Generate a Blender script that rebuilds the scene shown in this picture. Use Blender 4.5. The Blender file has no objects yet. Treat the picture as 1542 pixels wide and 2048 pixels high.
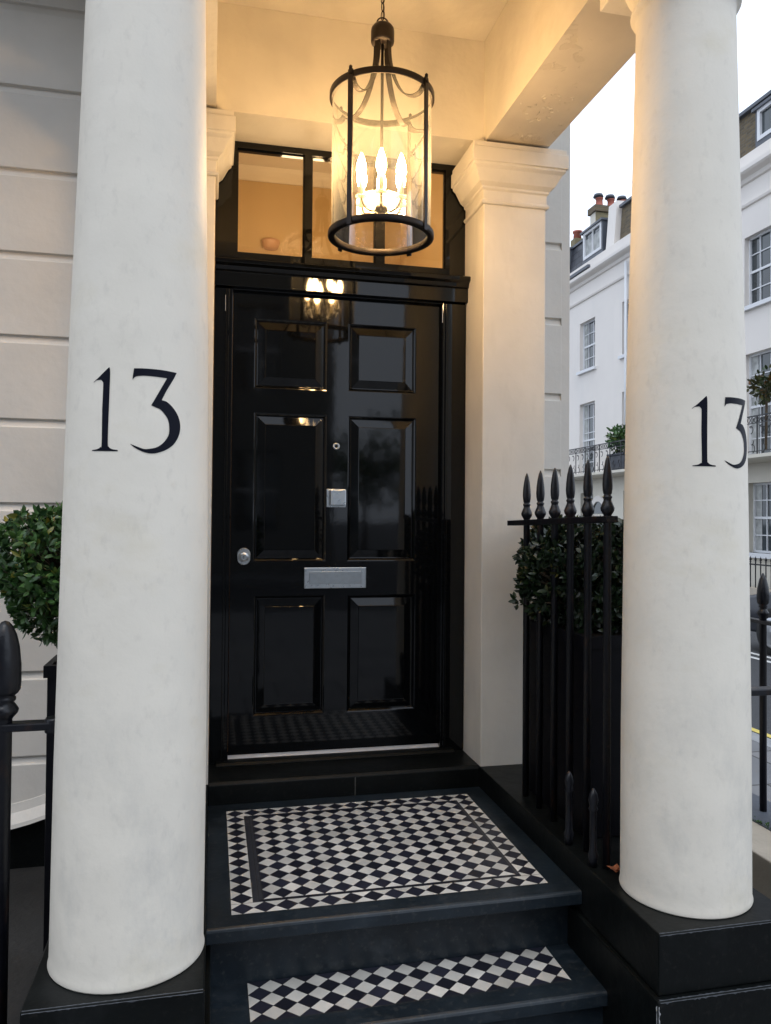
import bpy, bmesh, math, random
from mathutils import Vector, Matrix
random.seed(7)
S = bpy.context.scene
COL = S.collection
R = math.radians
PI = math.pi

# ---------------------------------------------------------------- camera
F_, YAW, PITCH, ROLL, CX, CY = 1583.07, .2254, .0196, .0081, 786.88, 1003.44
cam_d = bpy.data.cameras.new('camera')
cam = bpy.data.objects.new('camera', cam_d)
COL.objects.link(cam)
S.camera = cam
fw = Vector((math.sin(YAW) * math.cos(PITCH), math.cos(YAW) * math.cos(PITCH), math.sin(PITCH)))
rt = Vector((math.cos(YAW), -math.sin(YAW), 0))
up = rt.cross(fw)
r2 = rt * math.cos(ROLL) + up * math.sin(ROLL)
u2 = -rt * math.sin(ROLL) + up * math.cos(ROLL)
m3 = Matrix((r2, u2, -fw)).transposed()
cam.matrix_world = Matrix.Translation((0, 0, 1.6)) @ m3.to_4x4()
cam_d.sensor_fit = 'HORIZONTAL'
cam_d.sensor_width = 36
cam_d.lens = F_ / 1542 * 36
cam_d.shift_x = (771 - CX) / 1542
cam_d.shift_y = (CY - 1024) / 1542
cam_d.clip_start = .05
cam_d.clip_end = 2000

# ---------------------------------------------------------------- sky, sun, exposure
SUN_EL, SUN_AZ = R(64), R(195)
w = bpy.data.worlds.new('World')
S.world = w
w.use_nodes = True
nt = w.node_tree
nt.nodes.clear()
sky = nt.nodes.new('ShaderNodeTexSky')
sky.sky_type = 'NISHITA'
sky.sun_disc = False
sky.sun_elevation = SUN_EL
sky.sun_rotation = SUN_AZ
sky.air_density = 1.6
sky.dust_density = 4
hs = nt.nodes.new('ShaderNodeHueSaturation')
hs.inputs['Saturation'].default_value = .28
bg = nt.nodes.new('ShaderNodeBackground')
bg.inputs['Strength'].default_value = .12
wo = nt.nodes.new('ShaderNodeOutputWorld')
nt.links.new(sky.outputs[0], hs.inputs['Color'])
# overcast: a bright, faintly uneven cloud sheet over the clear sky
ctc = nt.nodes.new('ShaderNodeTexCoord')
cno = nt.nodes.new('ShaderNodeTexNoise')
cno.inputs['Scale'].default_value = 1.6
cno.inputs['Detail'].default_value = 6
ccr = nt.nodes.new('ShaderNodeMapRange')
ccr.inputs['From Min'].default_value = .3
ccr.inputs['From Max'].default_value = .7
ccr.inputs['To Min'].default_value = 9.0
ccr.inputs['To Max'].default_value = 11.5
cvm = nt.nodes.new('ShaderNodeVectorMath')
cvm.operation = 'SCALE'
cvm.inputs[0].default_value = (.87, .975, 1.15)
cmx = nt.nodes.new('ShaderNodeMix')
cmx.data_type = 'RGBA'
cmx.inputs['Factor'].default_value = .85
nt.links.new(ctc.outputs['Generated'], cno.inputs['Vector'])
nt.links.new(cno.outputs['Fac'], ccr.inputs['Value'])
nt.links.new(ccr.outputs[0], cvm.inputs['Scale'])
nt.links.new(hs.outputs[0], cmx.inputs['A'])
nt.links.new(cvm.outputs[0], cmx.inputs['B'])
nt.links.new(cmx.outputs['Result'], bg.inputs['Color'])
nt.links.new(bg.outputs[0], wo.inputs[0])
sd = bpy.data.lights.new('sun', 'SUN')
sd.energy = .5
sd.angle = R(25)
sd.color = (1, .97, .93)
sun = bpy.data.objects.new('sun', sd)
COL.objects.link(sun)
sv = Vector((math.sin(SUN_AZ) * math.cos(SUN_EL), math.cos(SUN_AZ) * math.cos(SUN_EL), math.sin(SUN_EL)))
sun.rotation_euler = sv.to_track_quat('Z', 'Y').to_euler()
S.view_settings.view_transform = 'Standard'
S.view_settings.look = 'None'
S.view_settings.exposure = .36
S.view_settings.gamma = 1
S.view_settings.use_curve_mapping = False

# ---------------------------------------------------------------- materials
def mat(name, col, rough=.6, metal=0, var=.0, scale=6, bump=0, bscale=40, coat=0, stain=None, spec=.5, detail=4):
    """principled with noise-varied colour and bump; stain=(colour, amount, scale)"""
    m = bpy.data.materials.new(name)
    m.use_nodes = True
    n, l = m.node_tree.nodes, m.node_tree.links
    b = n['Principled BSDF']
    b.inputs['Roughness'].default_value = rough
    b.inputs['Metallic'].default_value = metal
    b.inputs['Coat Weight'].default_value = coat
    b.inputs['Coat Roughness'].default_value = .04
    b.inputs['Specular IOR Level'].default_value = spec
    c4 = (*col, 1)
    b.inputs['Base Color'].default_value = c4
    tc = n.new('ShaderNodeTexCoord')
    src = None
    if var:
        no = n.new('ShaderNodeTexNoise')
        no.inputs['Scale'].default_value = scale
        no.inputs['Detail'].default_value = detail
        l.new(tc.outputs['Object'], no.inputs['Vector'])
        cr = n.new('ShaderNodeValToRGB')
        cr.color_ramp.elements[0].position = .3
        cr.color_ramp.elements[1].position = .7
        cr.color_ramp.elements[0].color = (*[x * (1 - var) for x in col], 1)
        cr.color_ramp.elements[1].color = (*[min(1, x * (1 + var)) for x in col], 1)
        l.new(no.outputs['Fac'], cr.inputs['Fac'])
        src = cr.outputs['Color']
        rr = n.new('ShaderNodeMapRange')
        rr.inputs['To Min'].default_value = max(0, rough - .08 * (rough > .1) - .02)
        rr.inputs['To Max'].default_value = min(1, rough + .08 * (rough > .1) + .02)
        l.new(no.outputs['Fac'], rr.inputs['Value'])
        l.new(rr.outputs[0], b.inputs['Roughness'])
    if stain:
        for sc, am, ss in stain:
            mp = n.new('ShaderNodeMapping')
            mp.inputs['Scale'].default_value = ss
            l.new(tc.outputs['Object'], mp.inputs['Vector'])
            n2 = n.new('ShaderNodeTexNoise')
            n2.inputs['Scale'].default_value = 1
            n2.inputs['Detail'].default_value = 5
            n2.inputs['Roughness'].default_value = .6
            l.new(mp.outputs[0], n2.inputs['Vector'])
            r3 = n.new('ShaderNodeMapRange')
            r3.inputs['From Min'].default_value = .56
            r3.inputs['From Max'].default_value = .74
            r3.inputs['To Max'].default_value = am
            l.new(n2.outputs['Fac'], r3.inputs['Value'])
            mx = n.new('ShaderNodeMix')
            mx.data_type = 'RGBA'
            l.new(r3.outputs[0], mx.inputs['Factor'])
            if src:
                l.new(src, mx.inputs['A'])
            else:
                mx.inputs['A'].default_value = c4
            mx.inputs['B'].default_value = (*sc, 1)
            src = mx.outputs['Result']
    if src:
        l.new(src, b.inputs['Base Color'])
    if bump:
        nb = n.new('ShaderNodeTexNoise')
        nb.inputs['Scale'].default_value = bscale
        nb.inputs['Detail'].default_value = 6
        l.new(tc.outputs['Object'], nb.inputs['Vector'])
        bp = n.new('ShaderNodeBump')
        bp.inputs['Strength'].default_value = 1
        bp.inputs['Distance'].default_value = bump
        l.new(nb.outputs['Fac'], bp.inputs['Height'])
        l.new(bp.outputs[0], b.inputs['Normal'])
        if coat:
            l.new(bp.outputs[0], b.inputs['Coat Normal'])
    return m

def brick_mat(name, c1, c2, mortar, bw, bh, msize, rough=.8, bump=.004, axes='XY', offset=.5, var=.25, scale=1):
    m = bpy.data.materials.new(name)
    m.use_nodes = True
    n, l = m.node_tree.nodes, m.node_tree.links
    b = n['Principled BSDF']
    b.inputs['Roughness'].default_value = rough
    tc = n.new('ShaderNodeTexCoord')
    sp = n.new('ShaderNodeSeparateXYZ')
    cb = n.new('ShaderNodeCombineXYZ')
    l.new(tc.outputs['Object'], sp.inputs[0])
    l.new(sp.outputs[axes[0]], cb.inputs['X'])
    l.new(sp.outputs[axes[1]], cb.inputs['Y'])
    br = n.new('ShaderNodeTexBrick')
    br.inputs['Color1'].default_value = (*c1, 1)
    br.inputs['Color2'].default_value = (*c2, 1)
    br.inputs['Mortar'].default_value = (*mortar, 1)
    br.inputs['Scale'].default_value = scale
    br.inputs['Brick Width'].default_value = bw
    br.inputs['Row Height'].default_value = bh
    br.inputs['Mortar Size'].default_value = msize
    br.offset = offset
    l.new(cb.outputs[0], br.inputs['Vector'])
    no = n.new('ShaderNodeTexNoise')
    no.inputs['Scale'].default_value = 3
    no.inputs['Detail'].default_value = 6
    l.new(tc.outputs['Object'], no.inputs['Vector'])
    mr = n.new('ShaderNodeMapRange')
    mr.inputs['To Min'].default_value = 1 - var
    mr.inputs['To Max'].default_value = 1 + var
    l.new(no.outputs['Fac'], mr.inputs['Value'])
    vm = n.new('ShaderNodeVectorMath')
    vm.operation = 'MULTIPLY'
    l.new(br.outputs['Color'], vm.inputs[0])
    l.new(mr.outputs[0], vm.inputs[1])
    l.new(vm.outputs[0], b.inputs['Base Color'])
    bp = n.new('ShaderNodeBump')
    bp.inputs['Distance'].default_value = bump
    bp.invert = True
    l.new(br.outputs['Fac'], bp.inputs['Height'])
    l.new(bp.outputs[0], b.inputs['Normal'])
    return m

def tile_mat(name, col, var):
    m = mat(name, col, rough=.32, bump=.0003, bscale=60)
    n, l = m.node_tree.nodes, m.node_tree.links
    b = n['Principled BSDF']
    g = n.new('ShaderNodeNewGeometry')
    mr = n.new('ShaderNodeMapRange')
    mr.inputs['To Min'].default_value = 1 - var
    mr.inputs['To Max'].default_value = 1 + var
    l.new(g.outputs['Random Per Island'], mr.inputs['Value'])
    tc = n.new('ShaderNodeTexCoord')
    no = n.new('ShaderNodeTexNoise')
    no.inputs['Scale'].default_value = 9
    no.inputs['Detail'].default_value = 5
    l.new(tc.outputs['Object'], no.inputs['Vector'])
    m2 = n.new('ShaderNodeMapRange')
    m2.inputs['From Min'].default_value = .3
    m2.inputs['From Max'].default_value = .7
    m2.inputs['To Min'].default_value = .8
    m2.inputs['To Max'].default_value = 1.08
    l.new(no.outputs['Fac'], m2.inputs['Value'])
    mu = n.new('ShaderNodeMath')
    mu.operation = 'MULTIPLY'
    l.new(mr.outputs[0], mu.inputs[0])
    l.new(m2.outputs[0], mu.inputs[1])
    vm = n.new('ShaderNodeVectorMath')
    vm.operation = 'SCALE'
    vm.inputs[0].default_value = col
    l.new(mu.outputs[0], vm.inputs['Scale'])
    l.new(vm.outputs[0], b.inputs['Base Color'])
    return m

def glass_mat(name, tint=(1, 1, 1), refl=.08, haze=0., hazecol=(.9, .85, .7), rough=.0, glow=0.0):
    m = bpy.data.materials.new(name)
    m.use_nodes = True
    n, l = m.node_tree.nodes, m.node_tree.links
    n.clear()
    o = n.new('ShaderNodeOutputMaterial')
    t = n.new('ShaderNodeBsdfTransparent')
    t.inputs[0].default_value = (*tint, 1)
    g = n.new('ShaderNodeBsdfGlossy')
    g.inputs['Roughness'].default_value = rough
    fr = n.new('ShaderNodeFresnel')
    fr.inputs['IOR'].default_value = 1.45
    mu = n.new('ShaderNodeMath')
    mu.operation = 'MULTIPLY_ADD'
    mu.inputs[1].default_value = 1.3
    mu.inputs[2].default_value = refl - .04
    l.new(fr.outputs[0], mu.inputs[0])
    mx = n.new('ShaderNodeMixShader')
    l.new(mu.outputs[0], mx.inputs[0])
    l.new(t.outputs[0], mx.inputs[1])
    l.new(g.outputs[0], mx.inputs[2])
    out = mx
    if haze:
        tr = n.new('ShaderNodeBsdfTranslucent')
        tr.inputs[0].default_value = (*hazecol, 1)
        m3_ = n.new('ShaderNodeMixShader')
        lw = n.new('ShaderNodeLayerWeight')
        lw.inputs['Blend'].default_value = .35
        ma = n.new('ShaderNodeMath')
        ma.operation = 'MULTIPLY_ADD'
        ma.inputs[1].default_value = haze * 3
        ma.inputs[2].default_value = haze
        l.new(lw.outputs['Facing'], ma.inputs[0])
        l.new(ma.outputs[0], m3_.inputs[0])
        l.new(mx.outputs[0], m3_.inputs[1])
        l.new(tr.outputs[0], m3_.inputs[2])
        out = m3_
    if glow:
        rf = n.new('ShaderNodeBsdfRefraction')
        rf.inputs['IOR'].default_value = 1.02
        rf.inputs['Roughness'].default_value = .42
        m4_ = n.new('ShaderNodeMixShader')
        m4_.inputs[0].default_value = glow
        l.new(m3_.outputs[0], m4_.inputs[1])
        l.new(rf.outputs[0], m4_.inputs[2])
        out = m4_
    l.new(out.outputs[0], o.inputs[0])
    return m

def emit_mat(name, col, st):
    m = bpy.data.materials.new(name)
    m.use_nodes = True
    b = m.node_tree.nodes['Principled BSDF']
    b.inputs['Base Color'].default_value = (.9, .9, .9, 1)
    b.inputs['Emission Color'].default_value = (*col, 1)
    b.inputs['Emission Strength'].default_value = st
    return m

def leaf_mat(name, c1, c2):
    m = bpy.data.materials.new(name)
    m.use_nodes = True
    n, l = m.node_tree.nodes, m.node_tree.links
    b = n['Principled BSDF']
    b.inputs['Roughness'].default_value = .35
    g = n.new('ShaderNodeNewGeometry')
    cr = n.new('ShaderNodeValToRGB')
    cr.color_ramp.elements[0].color = (*c1, 1)
    cr.color_ramp.elements[1].color = (*c2, 1)
    l.new(g.outputs['Random Per Island'], cr.inputs['Fac'])
    cr.color_ramp.elements[1].position = .93
    e = cr.color_ramp.elements.new(.975)
    e.color = (c2[0] * 2.4, c2[1] * 1.1, c2[2] * .8, 1)
    l.new(cr.outputs[0], b.inputs['Base Color'])
    return m

M = {}
M['column'] = mat('column_paint', (.79, .735, .635), .6, var=.03, scale=5, bump=.005, bscale=7, detail=8,
                  stain=[((.66, .58, .40), .35, (3.2, 3.2, 5)), ((.58, .55, .50), .18, (6, 6, 1.6)), ((.5, .46, .40), .22, (38, 38, 22))])
def low_grime(m):
    # grey scuffs low on the shafts, where people and bags rub past
    n, l = m.node_tree.nodes, m.node_tree.links
    b = n['Principled BSDF']
    old = b.inputs['Base Color'].links[0].from_socket
    tc = n.new('ShaderNodeTexCoord')
    mp = n.new('ShaderNodeMapping')
    mp.inputs['Scale'].default_value = (7, 7, 3.5)
    no = n.new('ShaderNodeTexNoise')
    no.inputs['Scale'].default_value = 1
    no.inputs['Detail'].default_value = 9
    no.inputs['Roughness'].default_value = .7
    th = n.new('ShaderNodeMapRange')
    th.inputs['From Min'].default_value = .50
    th.inputs['From Max'].default_value = .72
    sp = n.new('ShaderNodeSeparateXYZ')
    zr = n.new('ShaderNodeMapRange')
    zr.inputs['From Min'].default_value = .85
    zr.inputs['From Max'].default_value = .35
    mu = n.new('ShaderNodeMath')
    mu.operation = 'MULTIPLY'
    m2 = n.new('ShaderNodeMath')
    m2.operation = 'MULTIPLY'
    m2.inputs[1].default_value = .30
    mx = n.new('ShaderNodeMix')
    mx.data_type = 'RGBA'
    l.new(tc.outputs['Object'], mp.inputs['Vector'])
    l.new(mp.outputs[0], no.inputs['Vector'])
    l.new(no.outputs['Fac'], th.inputs['Value'])
    l.new(tc.outputs['Object'], sp.inputs[0])
    l.new(sp.outputs['Z'], zr.inputs['Value'])
    l.new(th.outputs[0], mu.inputs[0])
    l.new(zr.outputs[0], mu.inputs[1])
    l.new(mu.outputs[0], m2.inputs[0])
    l.new(m2.outputs[0], mx.inputs['Factor'])
    l.new(old, mx.inputs['A'])
    mx.inputs['B'].default_value = (.40, .40, .385, 1)
    l.new(mx.outputs['Result'], b.inputs['Base Color'])
low_grime(M['column'])
M['stucco'] = mat('porch_stucco', (.66, .615, .53), .7, var=.07, scale=4, bump=.006, bscale=9, stain=[((.54, .48, .38), .45, (3, 3, 3))])
M['pilaster'] = mat('pilaster_paint', (.64, .60, .525), .6, var=.06, scale=4, bump=.003, bscale=12, stain=[((.46, .43, .37), .4, (8, 8, 2))])
M['wall'] = mat('house_wall_paint', (.66, .62, .56), .7, var=.07, scale=3, bump=.0018, bscale=25,
                stain=[((.40, .38, .34), .35, (1.2, 1.2, .7))])
M['peel'] = None
M['terr'] = mat('terrace_paint', (.78, .73, .68), .7, var=.04, scale=.6,
                stain=[((.6, .59, .58), .35, (.5, .5, .12))])
M['terr_low'] = mat('terrace_ground_floor_paint', (.66, .62, .53), .7, var=.04, scale=.6,
                    stain=[((.5, .48, .42), .35, (.5, .5, .2))])
M['gloss'] = mat('black_gloss_paint', (.0025, .003, .0035), .045, bump=.0003, bscale=6, coat=0, spec=.36)
M['blackpaint'] = mat('black_masonry_paint', (.0035, .0045, .0045), .42, var=.3, scale=5, bump=.0018, bscale=18, spec=.16, stain=[((.012, .013, .014), .6, (5, 5, 5)), ((.02, .019, .017), .5, (60, 60, 60))])
M['iron'] = mat('railing_paint', (.0045, .005, .008), .34, var=.2, scale=20, bump=.0012, bscale=45, spec=.4, stain=[((.05, .022, .012), .5, (30, 30, 14))])
M['slate'] = mat('slate_paint', (.010, .0165, .023), .36, var=.35, scale=5, bump=.002, bscale=14,
                 stain=[((.032, .040, .048), .8, (7, 12, 12)), ((.07, .07, .065), .5, (60, 60, 60))])
M['ttop'] = M['slate']
M['white_tile'] = tile_mat('white_tile', (.59, .575, .53), .18)
M['black_tile'] = tile_mat('black_tile', (.016, .017, .028), .4)
M['strip_tile'] = tile_mat('grey_strip_tile', (.035, .036, .043), .2)
M['grout'] = mat('grout', (.07, .068, .06), .9, var=.4, scale=40)
M['chrome'] = mat('satin_chrome', (.55, .58, .60), .3, metal=1, var=.05, scale=60)
M['chrome_d'] = mat('satin_chrome_recess', (.42, .45, .47), .36, metal=1, var=.06, scale=60)
M['alu'] = mat('dull_aluminium', (.50, .54, .60), .5, metal=.35, var=.08, scale=30)
M['digit'] = mat('numeral_paint', (.004, .005, .012), .5, spec=.12)
M['bronze'] = mat('lantern_bronze', (.022, .016, .013), .4, metal=.6, var=.3, scale=30, bump=.0004, bscale=90)
M['lglass'] = glass_mat('lantern_glass', refl=.05, haze=.02, hazecol=(.95, .95, .88), glow=0)
M['crystal'] = glass_mat('crystal_glass', refl=.3, haze=.1)
M['candle'] = mat('candle_sleeve', (.7, .6, .42), .5)
M['bulb'] = emit_mat('lit_bulb', (1, .62, .265), 180)
M['pane'] = glass_mat('window_pane', refl=.06)
M['hall'] = mat('hall_wall', (.58, .40, .18), .7, var=.05, scale=2)
M['hallceil'] = mat('hall_ceiling', (.80, .72, .58), .8)
M['shade'] = mat('wall_light_shade', (.55, .30, .17), .6)
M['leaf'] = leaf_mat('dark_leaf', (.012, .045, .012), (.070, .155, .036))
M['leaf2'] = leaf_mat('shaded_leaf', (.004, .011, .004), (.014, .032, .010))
M['bark'] = mat('bark', (.09, .065, .04), .8, var=.3, scale=30, bump=.002)
M['planter'] = mat('planter_paint', (.003, .003, .005), .45, var=.2, scale=8, spec=.2)
M['lead'] = mat('lead_grey_planter', (.03, .033, .045), .5, var=.2, scale=4)
M['autumn'] = mat('dead_leaf', (.30, .09, .03), .7, var=.4, scale=60)
M['asphalt'] = mat('asphalt', (.045, .047, .052), .8, var=.18, scale=30, bump=.004, bscale=120)
M['paving'] = brick_mat('york_paving', (.15, .155, .165), (.19, .19, .195), (.05, .05, .05), .6, .6, .008, .7, axes='XY')
M['kerb'] = mat('kerb_stone', (.26, .27, .28), .7, var=.15, scale=6)
M['linew'] = mat('white_road_paint', (.62, .63, .62), .7, var=.15, scale=20)
M['liney'] = mat('yellow_road_paint', (.62, .50, .12), .7, var=.2, scale=20)
M['beige'] = mat('beige_stone', (.42, .37, .30), .75, var=.1, scale=5, bump=.002, bscale=40)
M['blue_stone'] = mat('blue_grey_stone', (.07, .08, .10), .6, var=.2, scale=8, bump=.002)
M['dark_ground'] = mat('dark_area_paving', (.022, .021, .020), .7, var=.35, scale=5, bump=.003)
M['slate_roof'] = brick_mat('slate_roof', (.035, .038, .05), (.06, .063, .075), (.015, .015, .02), .45, .26, .02, .5, axes='YZ')
M['brick_y'] = brick_mat('stock_brick', (.10, .075, .045), (.17, .125, .065), (.12, .11, .09), .23, .075, .01, .85, axes='YZ')
M['brick_x'] = brick_mat('stock_brick_end', (.20, .165, .085), (.26, .21, .11), (.2, .18, .12), .23, .075, .01, .85, axes='XZ')
M['lead_roof'] = mat('lead_sheet', (.08, .09, .11), .5, var=.15, scale=3)
M['terra'] = mat('terracotta', (.42, .13, .09), .75, var=.15, scale=4)
M['tglass'] = mat('dark_window_glass', (.03, .04, .045), .04, var=.3, scale=.7, spec=.8)
M['tframe'] = mat('white_window_paint', (.72, .73, .75), .5)
M['curtain'] = mat('curtain_cloth', (.42, .43, .42), .9, var=.3, scale=5)
M['car'] = mat('car_paint', (.006, .008, .018), .3, spec=.35)
M['cartrim'] = mat('car_trim', (.012, .012, .013), .5)
M['carglass'] = mat('car_glass', (.01, .012, .015), .03, spec=.8)
M['rubber'] = mat('tyre_rubber', (.012, .012, .012), .8)
M['alloy'] = mat('alloy_rim', (.45, .46, .48), .3, metal=1)
M['headl'] = mat('headlight_glass', (.5, .52, .55), .1)
M['brownstone'] = mat('far_facade_paint', (.13, .13, .125), .8, var=.12, scale=.5)
M['grass'] = mat('moss', (.03, .07, .012), .9, var=.4, scale=40)

# peeling soffit paint: cream coat with curled-off patches showing the older, paler coat
def peel_material():
    m = mat('peeling_soffit_paint', (.60, .54, .45), .75, var=.07, scale=5)
    n, l = m.node_tree.nodes, m.node_tree.links
    b = n['Principled BSDF']
    tc = n.new('ShaderNodeTexCoord')
    big = n.new('ShaderNodeTexNoise')
    big.inputs['Scale'].default_value = 2.6
    l.new(tc.outputs['Object'], big.inputs['Vector'])
    fine = n.new('ShaderNodeTexNoise')
    fine.inputs['Scale'].default_value = 17
    fine.inputs['Detail'].default_value = 5
    fine.inputs['Distortion'].default_value = .6
    l.new(tc.outputs['Object'], fine.inputs['Vector'])
    mul = n.new('ShaderNodeMath')
    mul.operation = 'MULTIPLY'
    l.new(big.outputs['Fac'], mul.inputs[0])
    l.new(fine.outputs['Fac'], mul.inputs[1])
    st = n.new('ShaderNodeMapRange')
    st.inputs['From Min'].default_value = .36
    st.inputs['From Max'].default_value = .385
    l.new(mul.outputs[0], st.inputs['Value'])
    mx = n.new('ShaderNodeMix')
    mx.data_type = 'RGBA'
    l.new(st.outputs[0], mx.inputs['Factor'])
    old = b.inputs['Base Color'].links[0].from_socket
    l.new(old, mx.inputs['A'])
    mx.inputs['B'].default_value = (.56, .50, .41, 1)
    l.new(mx.outputs['Result'], b.inputs['Base Color'])
    bp = n.new('ShaderNodeBump')
    bp.inputs['Distance'].default_value = .0015
    bp.inputs['Strength'].default_value = .8
    bp.invert = True
    l.new(st.outputs[0], bp.inputs['Height'])
    l.new(bp.outputs[0], b.inputs['Normal'])
    return m
M['peel'] = peel_material()

# ---------------------------------------------------------------- helpers
class MB:
    def __init__(self):
        self.b = bmesh.new()

    def quad(self, pts, mi=0):
        vs = [self.b.verts.new(p) for p in pts]
        f = self.b.faces.new(vs)
        f.material_index = mi
        return f

    def box(self, x0, x1, y0, y1, z0, z1, bevel=0, mi=0, rot=None):
        x0, x1 = min(x0, x1), max(x0, x1)
        y0, y1 = min(y0, y1), max(y0, y1)
        t = bmesh.new()
        P = [t.verts.new((x, y, z)) for z in (z0, z1) for y in (y0, y1) for x in (x0, x1)]
        for q in ((0, 2, 3, 1), (4, 5, 7, 6), (0, 1, 5, 4), (2, 6, 7, 3), (0, 4, 6, 2), (1, 3, 7, 5)):
            f = t.faces.new([P[i] for i in q])
            f.material_index = mi
        if bevel:
            bmesh.ops.bevel(t, geom=t.edges[:], offset=bevel, segments=2, affect='EDGES', profile=.5)
        if rot is not None:
            bmesh.ops.transform(t, matrix=rot, verts=t.verts)
        self.merge(t, mi)
        return self

    def merge(self, t, mi=None):
        vm = {}
        for v in t.verts:
            vm[v] = self.b.verts.new(v.co)
        for f in t.faces:
            try:
                nf = self.b.faces.new([vm[v] for v in f.verts])
                nf.material_index = f.material_index if mi is None else mi
                nf.smooth = f.smooth
            except ValueError:
                pass
        t.free()

    def lathe(self, prof, c=(0, 0), seg=32, smooth=True, cap=True, mi=0, a0=0):
        rings = []
        for r, z in prof:
            rings.append([self.b.verts.new((c[0] + r * math.cos(a0 + 2 * PI * i / seg), c[1] + r * math.sin(a0 + 2 * PI * i / seg), z)) for i in range(seg)])
        for a, b in zip(rings, rings[1:]):
            for i in range(seg):
                f = self.b.faces.new((a[i], a[(i + 1) % seg], b[(i + 1) % seg], b[i]))
                f.smooth = smooth
                f.material_index = mi
        if cap:
            for rr, rev in ((rings[0], True), (rings[-1], False)):
                f = self.b.faces.new(rr[::-1] if rev else rr)
                f.material_index = mi
        return self

    def tube(self, pts, r, seg=8, closed=False, flat=None):
        """swept tube; flat=(w, t) gives a flat bar of width w, thickness t"""
        pts = [Vector(p) for p in pts]
        n = len(pts)
        rings = []
        prev = None
        for i, p in enumerate(pts):
            a = pts[(i - 1) % n] if (closed or i > 0) else p
            b = pts[(i + 1) % n] if (closed or i < n - 1) else p
            t = (b - a).normalized()
            if prev is None:
                u = t.cross(Vector((0, 0, 1)))
                if u.length < .01:
                    u = t.cross(Vector((1, 0, 0)))
            else:
                u = prev - t * prev.dot(t)
            u.normalize()
            prev = u
            v = t.cross(u)
            ri = r[i] if isinstance(r, (list, tuple)) else r
            if flat:
                w_, h_ = flat[0] / 2, flat[1] / 2
                rings.append([self.b.verts.new(p + u * x + v * y) for x, y in ((-w_, -h_), (w_, -h_), (w_, h_), (-w_, h_))])
            else:
                rings.append([self.b.verts.new(p + u * ri * math.cos(2 * PI * k / seg) + v * ri * math.sin(2 * PI * k / seg)) for k in range(seg)])
        s = len(rings[0])
        m = n if closed else n - 1
        for i in range(m):
            a, b = rings[i], rings[(i + 1) % n]
            for k in range(s):
                f = self.b.faces.new((a[k], a[(k + 1) % s], b[(k + 1) % s], b[k]))
                f.smooth = not flat
        if not closed:
            self.b.faces.new(rings[0][::-1])
            self.b.faces.new(rings[-1])
        return self

    def moulding(self, x0, x1, y0, y1, prof):
        """mitred moulding round a rectangle: prof = [(projection, z)]"""
        rings = []
        for o, z in prof:
            rings.append([self.b.verts.new(p) for p in ((x0 - o, y0 - o, z), (x1 + o, y0 - o, z), (x1 + o, y1, z), (x0 - o, y1, z))])
        for a, b in zip(rings, rings[1:]):
            for i in range(4):
                self.b.faces.new((a[i], a[(i + 1) % 4], b[(i + 1) % 4], b[i]))
        self.b.faces.new(rings[0][::-1])
        self.b.faces.new(rings[-1])
        return self

    def extrude_profile(self, pts, a, b, axis='X', closed=True):
        """pts = 2D profile; axis X: (y, z); axis Y: (x, z); axis Z: (x, y)"""
        def P(p, t):
            if axis == 'X':
                return (t, p[0], p[1])
            if axis == 'Y':
                return (p[0], t, p[1])
            return (p[0], p[1], t)
        A = [self.b.verts.new(P(p, a)) for p in pts]
        B = [self.b.verts.new(P(p, b)) for p in pts]
        n = len(pts)
        for i in range(n if closed else n - 1):
            self.b.faces.new((A[i], A[(i + 1) % n], B[(i + 1) % n], B[i]))
        if closed:
            self.b.faces.new(A[::-1])
            self.b.faces.new(B)
        return self

    def build(self, name, m, parent=None, label=None, fixn=True, bevel=0, kind=None, loc=None):
        if fixn:
            bmesh.ops.recalc_face_normals(self.b, faces=self.b.faces)
        me = bpy.data.meshes.new(name)
        self.b.to_mesh(me)
        self.b.free()
        for x in (m if isinstance(m, (list, tuple)) else [m]):
            me.materials.append(x)
        o = bpy.data.objects.new(name, me)
        COL.objects.link(o)
        if parent:
            o.parent = parent
            off = world_loc(parent)
            if off.length > 1e-9:
                me.transform(Matrix.Translation(-off))
        if label:
            o['label'] = label
        if kind:
            o['kind'] = kind
        if bevel:
            bv = o.modifiers.new('bevel', 'BEVEL')
            bv.width = bevel
            bv.segments = 2
            bv.limit_method = 'ANGLE'
            bv.angle_limit = R(40)
        return o

def world_loc(o):
    v = Vector((0, 0, 0))
    while o:
        v += o.location
        o = o.parent
    return v

def empty(name, loc=(0, 0, 0)):
    o = bpy.data.objects.new(name, None)
    o.location = loc
    o.empty_display_size = .1
    COL.objects.link(o)
    return o

def tag(o, label, cat, group=None, kind=None):
    o['label'] = label
    o['category'] = cat
    if group:
        o['group'] = group
    if kind:
        o['kind'] = kind
    return o

def kids(o):
    return [c for c in bpy.data.objects if c.parent == o]

def copy_tree(o, parent=None):
    c = o.copy()
    COL.objects.link(c)
    c.parent = parent
    for k in kids(o):
        copy_tree(k, c)
    return c

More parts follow.
